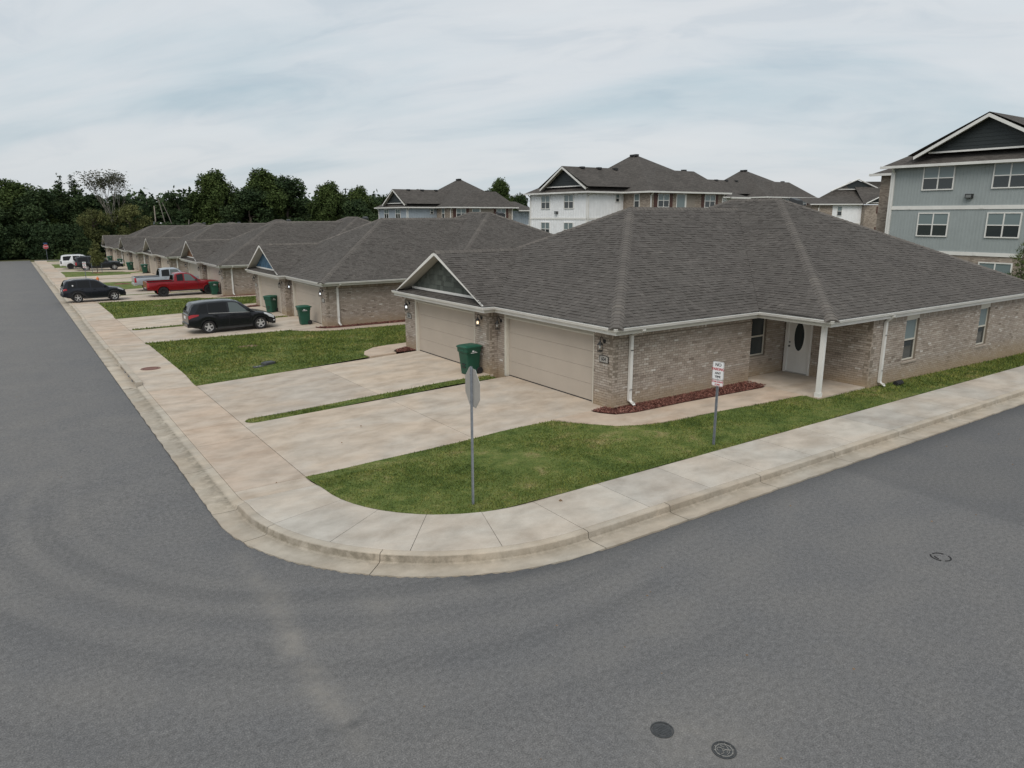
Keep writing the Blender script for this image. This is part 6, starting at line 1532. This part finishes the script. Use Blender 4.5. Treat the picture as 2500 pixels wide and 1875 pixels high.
def pine_lobes(h, r):
    L_ = []
    for i in range(9):
        a = random.uniform(0, 6.283); f = random.random(); rr = r*random.uniform(.1, .75)*(1-.5*f); L_.append(((rr*math.cos(a), rr*math.sin(a), h*(.55+.40*f)), (r*.42*(1.1-.4*f), r*.42*(1.1-.4*f), r*.24)))
    return L_
PROTO = {}
def tree_proto(key, h, r, kind, leaf, lsize, dens, npr=4):
    random.seed(hash(key) % 1000 if False else sum(map(ord, key))); t = thing(key, None, None)
    lob = pine_lobes(h, r) if kind == 'pine' else broad_lobes(h, r, 26 if kind == 'broad' else 16, .22 if kind == 'broad' else .34)
    if kind == 'cone': lob = [((random.uniform(-.1, .1)*r, random.uniform(-.1, .1)*r, h*f), (r*(1.08-f)*.9, r*(1.08-f)*.9, h*.075)) for f in np.linspace(.14, .99, 17)]
    pts, tn = crown_points(lob, dens); V, F = leaves(pts, lsize, npr); cr = npmesh('crown', V, F, leaf, tone=np.repeat(tn, npr)+.08*rng.normal(0, 1, len(F)), parent=t)
    mb = MB(); tr_ = h*.017+.05
    limb(mb, (0, 0, -1.0), (0, 0, h*.55), tr_*1.3, tr_*.7, 8, .05); limb(mb, (0, 0, h*.5), (0, 0, h*.93), tr_*.7, .03, 6, .1)
    for c, rr in lob[:14]:
        z = max(h*.2, min(h*.7, c[2]-.5*math.hypot(c[0], c[1]))); limb(mb, (0, 0, z), c, tr_*.45, .03, 5, .3)
    mb.build('trunk', 'bark', t, smooth=True); PROTO[key] = [t, h, False]; return t
tree_proto('oak_tree', 14, 6.2, 'broad', 'leaf', .19, 15, 6)
tree_proto('broadleaf_tree', 13, 5.0, 'broad', 'leafdark', .18, 17, 6)
tree_proto('pine_tree', 15, 4.2, 'pine', 'leafdark', .15, 26, 6)
tree_proto('cedar_tree', 13, 3.2, 'cone', 'leafdark', .15, 22, 6)
tree_proto('olive_green_tree', 10, 4.2, 'loose', 'leafolive', .16, 13, 6)
index_children()
def plant(key, x, y, h, label, cat='tree', wide=1.0, rz=None, z=None, group='trees at the end of the street'):
    t, h0, used = PROTO[key]; r = t if not used else clone(t); PROTO[key][2] = True
    s_ = h/h0; r.location = (x, y, gst(y)-.05 if z is None else z); r.scale = (s_*wide, s_*wide, s_); r.rotation_euler = (0, 0, rz if rz is not None else random.uniform(0, 6.28)); return tag(r, label, cat, group)
random.seed(21)
TR = [  # kind, x, y, height, width, label
 ('oak_tree', -9.0, 168, 13.4, 1.2, 'oak at the left edge of the photo, behind the end of the street'),
 ('oak_tree', 1.0, 171, 13.9, 1.15, 'highest rounded oak of the left wood, straight behind the far stop sign'),
 ('broadleaf_tree', -3.8, 161, 12.6, 1.2, 'dark tree at the left edge right behind the street end'),
 ('broadleaf_tree', 5.6, 166, 12.7, 1.2, 'dark bushy tree just right of the rounded oak'),
 ('cedar_tree', 9.6, 172, 15.2, 1.0, 'dark spired cedar left of the twin topped one'),
 ('cedar_tree', 12.3, 173, 15.4, 1.25, 'dark cedar with the broader top, left of the bare crowned tree'),
 ('broadleaf_tree', 14.6, 170, 12.0, 1.2, 'dark tree directly left of the bare crowned tree'),
 ('pine_tree', 21.5, 178, 12.6, 1.45, 'dark round topped tree just right of the bare crowned tree'),
 ('olive_green_tree', 13.6, 160, 9.6, .80, 'olive green tree below the bare crown, on its left'),
 ('olive_green_tree', 19.9, 160, 10.6, .80, 'olive green tree below the bare crown, on its right'),
 ('pine_tree', 25.6, 176, 11.6, .8, 'small top heavy pine beside the utility pole'),
 ('pine_tree', 31.2, 172, 13.4, .9, 'flat topped pine right of the leaning bare trunks'),
 ('pine_tree', 34.3, 173, 13.0, .8, 'second flat topped pine right of the leaning bare trunks'),
 ('oak_tree', 38.6, 168, 16.6, .92, 'tall ragged oak left of the tallest one in the middle wood'),
 ('oak_tree', 46.4, 162, 16.8, 1.0, 'tallest oak of the middle wood'),
 ('broadleaf_tree', 51.0, 160, 16.0, 1.0, 'dark tree at the right end of the middle wood'),
 ('broadleaf_tree', 42.5, 158, 13.0, 1.3, 'lower dark tree filling the middle wood between two tall oaks'),
 ('oak_tree', 57.8, 151, 14.1, .9, 'pointed leafy tree just right of the gap in the wood'),
 ('oak_tree', 63.2, 148, 13.2, .8, 'ragged thin tree nearest the pale blue block'),
 ('broadleaf_tree', 60.3, 143, 10.8, 1.1, 'low dark tree before the pointed leafy tree'),
 ('broadleaf_tree', 67.5, 150, 11.3, 1.0, 'tree peeking out left of the pale blue block gable'),
 ('broadleaf_tree', 74.5, 160, 12.4, .9, 'tree top behind the gable of the pale blue block'),
 ('pine_tree', 82.0, 158, 14.4, 1.2, 'flat dark tree top behind the roof of the pale blue block'),
 ('oak_tree', 98.3, 147, 15.6, .72, 'round tree top above the right roof of the pale blue block'),
 ('broadleaf_tree', 102.6, 145, 12.6, .9, 'dark tree top at the left corner of the white block'),
]
for key, x, y, h, wd, lab in TR: plant(key, x, y, h, lab, wide=wd)
plant('cedar_tree', 11.0, 155, 5.6, 'small young cedar behind the white suv, before the wood', wide=1.3)
# tall half bare tree with a pale trunk
t = thing('bare_tree', 'tall tree with pale trunk and thin dry crown against the sky', 'tree', (17.3, 164, gst(164)), 0, 'trees at the end of the street'); random.seed(4)
mb = MB(); tips = []
limb(mb, (0, 0, -.5), (0, .2, 7.5), .24, .16, 8, .03)
def branch(p, d, l, r, lev):
    e = Vector(p)+Vector(d)*l; limb(mb, p, e, r, r*.55, 5, .10)
    if lev == 0: tips.append(e); return
    for i in range(3 if lev > 1 else 4):
        dd = (Vector(d)+Vector((random.uniform(-.40, .40), random.uniform(-.40, .40), random.uniform(-.02, .35)))).normalized(); branch(e if i else Vector(p).lerp(e, .75), dd, l*random.uniform(.55, .78), r*.55, lev-1)
for i in range(7):
    a = i*.9; branch((0, .1, 4.6+.5*i), Vector((math.cos(a)*.36, math.sin(a)*.36, 1)).normalized(), 4.6-.22*i, .085, 3)
mb.build('trunk', 'palebark', t, smooth=True)
P = np.array([[q.x, q.y, q.z] for q in tips]); P = P[P[:, 2] > 8.2]; V, F = leaves(P, .17, 9, spread=.42); npmesh('crown', V, F, 'leafdry', tone=rng.random(len(F)), parent=t)
# utility pole and leaning bare trunks
t = thing('utility_pole', 'grey utility pole with small box and lamp arm above the far roofs', 'utility pole', (25.2, 165, gst(165)))
mb = MB(); mb.tube([(0, 0, -1), (.15, 0, 9.6)], [.16, .11], 8); mb.build('pole', 'woodpole', t); mb = MB(); mb.box(-.45, -.12, -.2, .2, 5.6, 6.5); mb.build('transformer_box', 'galv', t)
mb = MB(); mb.tube([(.1, 0, 6.0), (.9, 0, 6.15)], .05, 6); mb.build('lamp_arm', 'galv', t); mb = MB(); mb.lathe([(0, -.22), (.2, -.12), (.22, .05), (.1, .16), (0, .18)], (1.05, 0, 6.1), 'z', 10); mb.build('lamp', 'signwhite', t)
random.seed(9)
for lab, x, y, dx_, h, r, top in (('tall thin bare trunk, leftmost of the leaning snags', 28.6, 168, -1.9, 11.2, .12, 1), ('long bare trunk leaning left against the wood', 31.0, 168, -3.6, 10.4, .10, 0), ('thick short pale snag above the far roofs', 30.1, 167, -.15, 5.0, .22, 0), ('pale thin snag leaning right above the far roofs', 30.9, 166, 1.0, 6.8, .13, 0)):
    mb = MB(); limb(mb, (0, 0, -1), (dx_, 0, h), r*1.3, r*.6, 6, .02)
    if top:
        for k in range(5): limb(mb, (dx_*.95, 0, h*(.88+.02*k)), (dx_*.95+random.uniform(-.7, .7), random.uniform(-.4, .4), h*(.95+.02*k)), .04, .02, 4)
    o = mb.build('dead_trunk', 'palebark', None, loc=(x, y, gst(y))); tag(o, lab, 'dead tree', 'leaning dead trunks')
# understorey masses
def brush(name, boxes, leaf, size, dens, npr=4):
    lob = []
    for (x0, x1, y0, y1, h, n) in boxes:
        for i in range(n): r = h*random.uniform(.22, .42); x = random.uniform(x0, x1); y = random.uniform(y0, y1); lob.append(((x, y, gst(y)+random.uniform(.1, .8)*h), (r*1.3, r, r)))
    p, tn = crown_points(lob, dens); V, F = leaves(p, size, npr); o = npmesh(name, V, F, leaf, tone=np.repeat(np.clip(tn*.8, 0, 1), npr)); o['kind'] = 'stuff'; return o
random.seed(33)
brush('undergrowth', [(-14, 16, 156.5, 164, 5.5, 60), (16, 34, 160, 168, 6.0, 36), (34, 70, 148, 158, 6.0, 44)], 'leafdark', .20, 9, 6)
brush('woodland', [(-25, 30, 180, 196, 11.5, 70), (30, 80, 172, 186, 12, 50)], 'leafdark', .50, 2.6)
t = thing('bush', 'low dark bush by the far stop sign', 'bush', (7.6, 151.5, gst(151))); p, tn = crown_points([((0, 0, .5), (1.2, .8, .8)), ((1.2, .2, .4), (.9, .7, .6))], 34); V, F = leaves(p, .13, 4); npmesh('foliage', V, F, 'leaf', tone=np.repeat(tn, 4), parent=t)
mb = MB(); limb(mb, (0, 0, -.2), (0, 0, .6), .06, .03); mb.build('stem', 'bark', t)
# staked young tree on the lawn
t = thing('young_tree', 'young yellowish tree with two stakes on the lawn before the charcoal suv', 'tree', (8.55, 102.6, G(8.55, 102.6)))
lob = [((random.uniform(-.25, .25), random.uniform(-.25, .25), z), (r, r, .42)) for z, r in ((1.3, .55), (1.7, .75), (2.1, .75), (2.5, .62), (2.9, .48), (3.3, .34), (3.65, .2))]
p, tn = crown_points(lob, 120); V, F = leaves(p, .07, 4); npmesh('crown', V, F, 'leafolive', tone=np.repeat(tn, 4), parent=t)
mb = MB(); limb(mb, (0, 0, -.1), (0, 0, 3.5), .045, .012, 6, .02); mb.build('trunk', 'bark', t)
for dx_ in (-.55, .5):
    mb = MB(); mb.tube([(dx_, 0, -.2), (dx_, 0, 1.25)], .03, 6); mb.build('stake', 'galv', t); mb = MB(); mb.tube([(dx_, 0, 1.2), (0, 0, 1.15)], .018, 5); mb.build('strap', 'signwhite', t)
mound(8.55, 102.6, .7, 'mulch', 'mulch', .10, 1.0)
# small pine by the grey block
t = thing('pine_tree', 'small green pine before the grey block at the right edge', 'tree', (43.9, 16.0, -.1)); random.seed(3)
lob = [((random.uniform(-.5, .5)*(1.1-f), random.uniform(-.6, .6)*(1.1-f), .7+3.7*f), (.18+.75*(1-f)*random.uniform(.6, 1.1), .18+.75*(1-f)*random.uniform(.6, 1.1), .28)) for f in np.linspace(0, 1, 16)]
p, tn = crown_points(lob, 60); k = len(p)*6; Pq = np.repeat(p, 6, 0); d = rng.normal(0, 1, (k, 3)); d[:, 2] = np.abs(d[:, 2])+.4; d /= np.linalg.norm(d, axis=1)[:, None]; e = np.cross(d, rng.normal(0, 1, (k, 3))); e /= np.linalg.norm(e, axis=1)[:, None]
V = np.stack([Pq-e*.012, Pq+e*.012, Pq+d*.22], 1).reshape(-1, 3); npmesh('crown', V, np.arange(3*k).reshape(-1, 3), 'leaf', tone=np.repeat(np.clip(tn+.25, 0, 1), 6), parent=t)
mb = MB(); limb(mb, (0, 0, -.5), (0, 0, 4.3), .08, .02, 6, .03)
for c, r in lob: limb(mb, (0, 0, c[2]-.25), c, .02, .01, 4)
mb.build('trunk', 'bark', t)
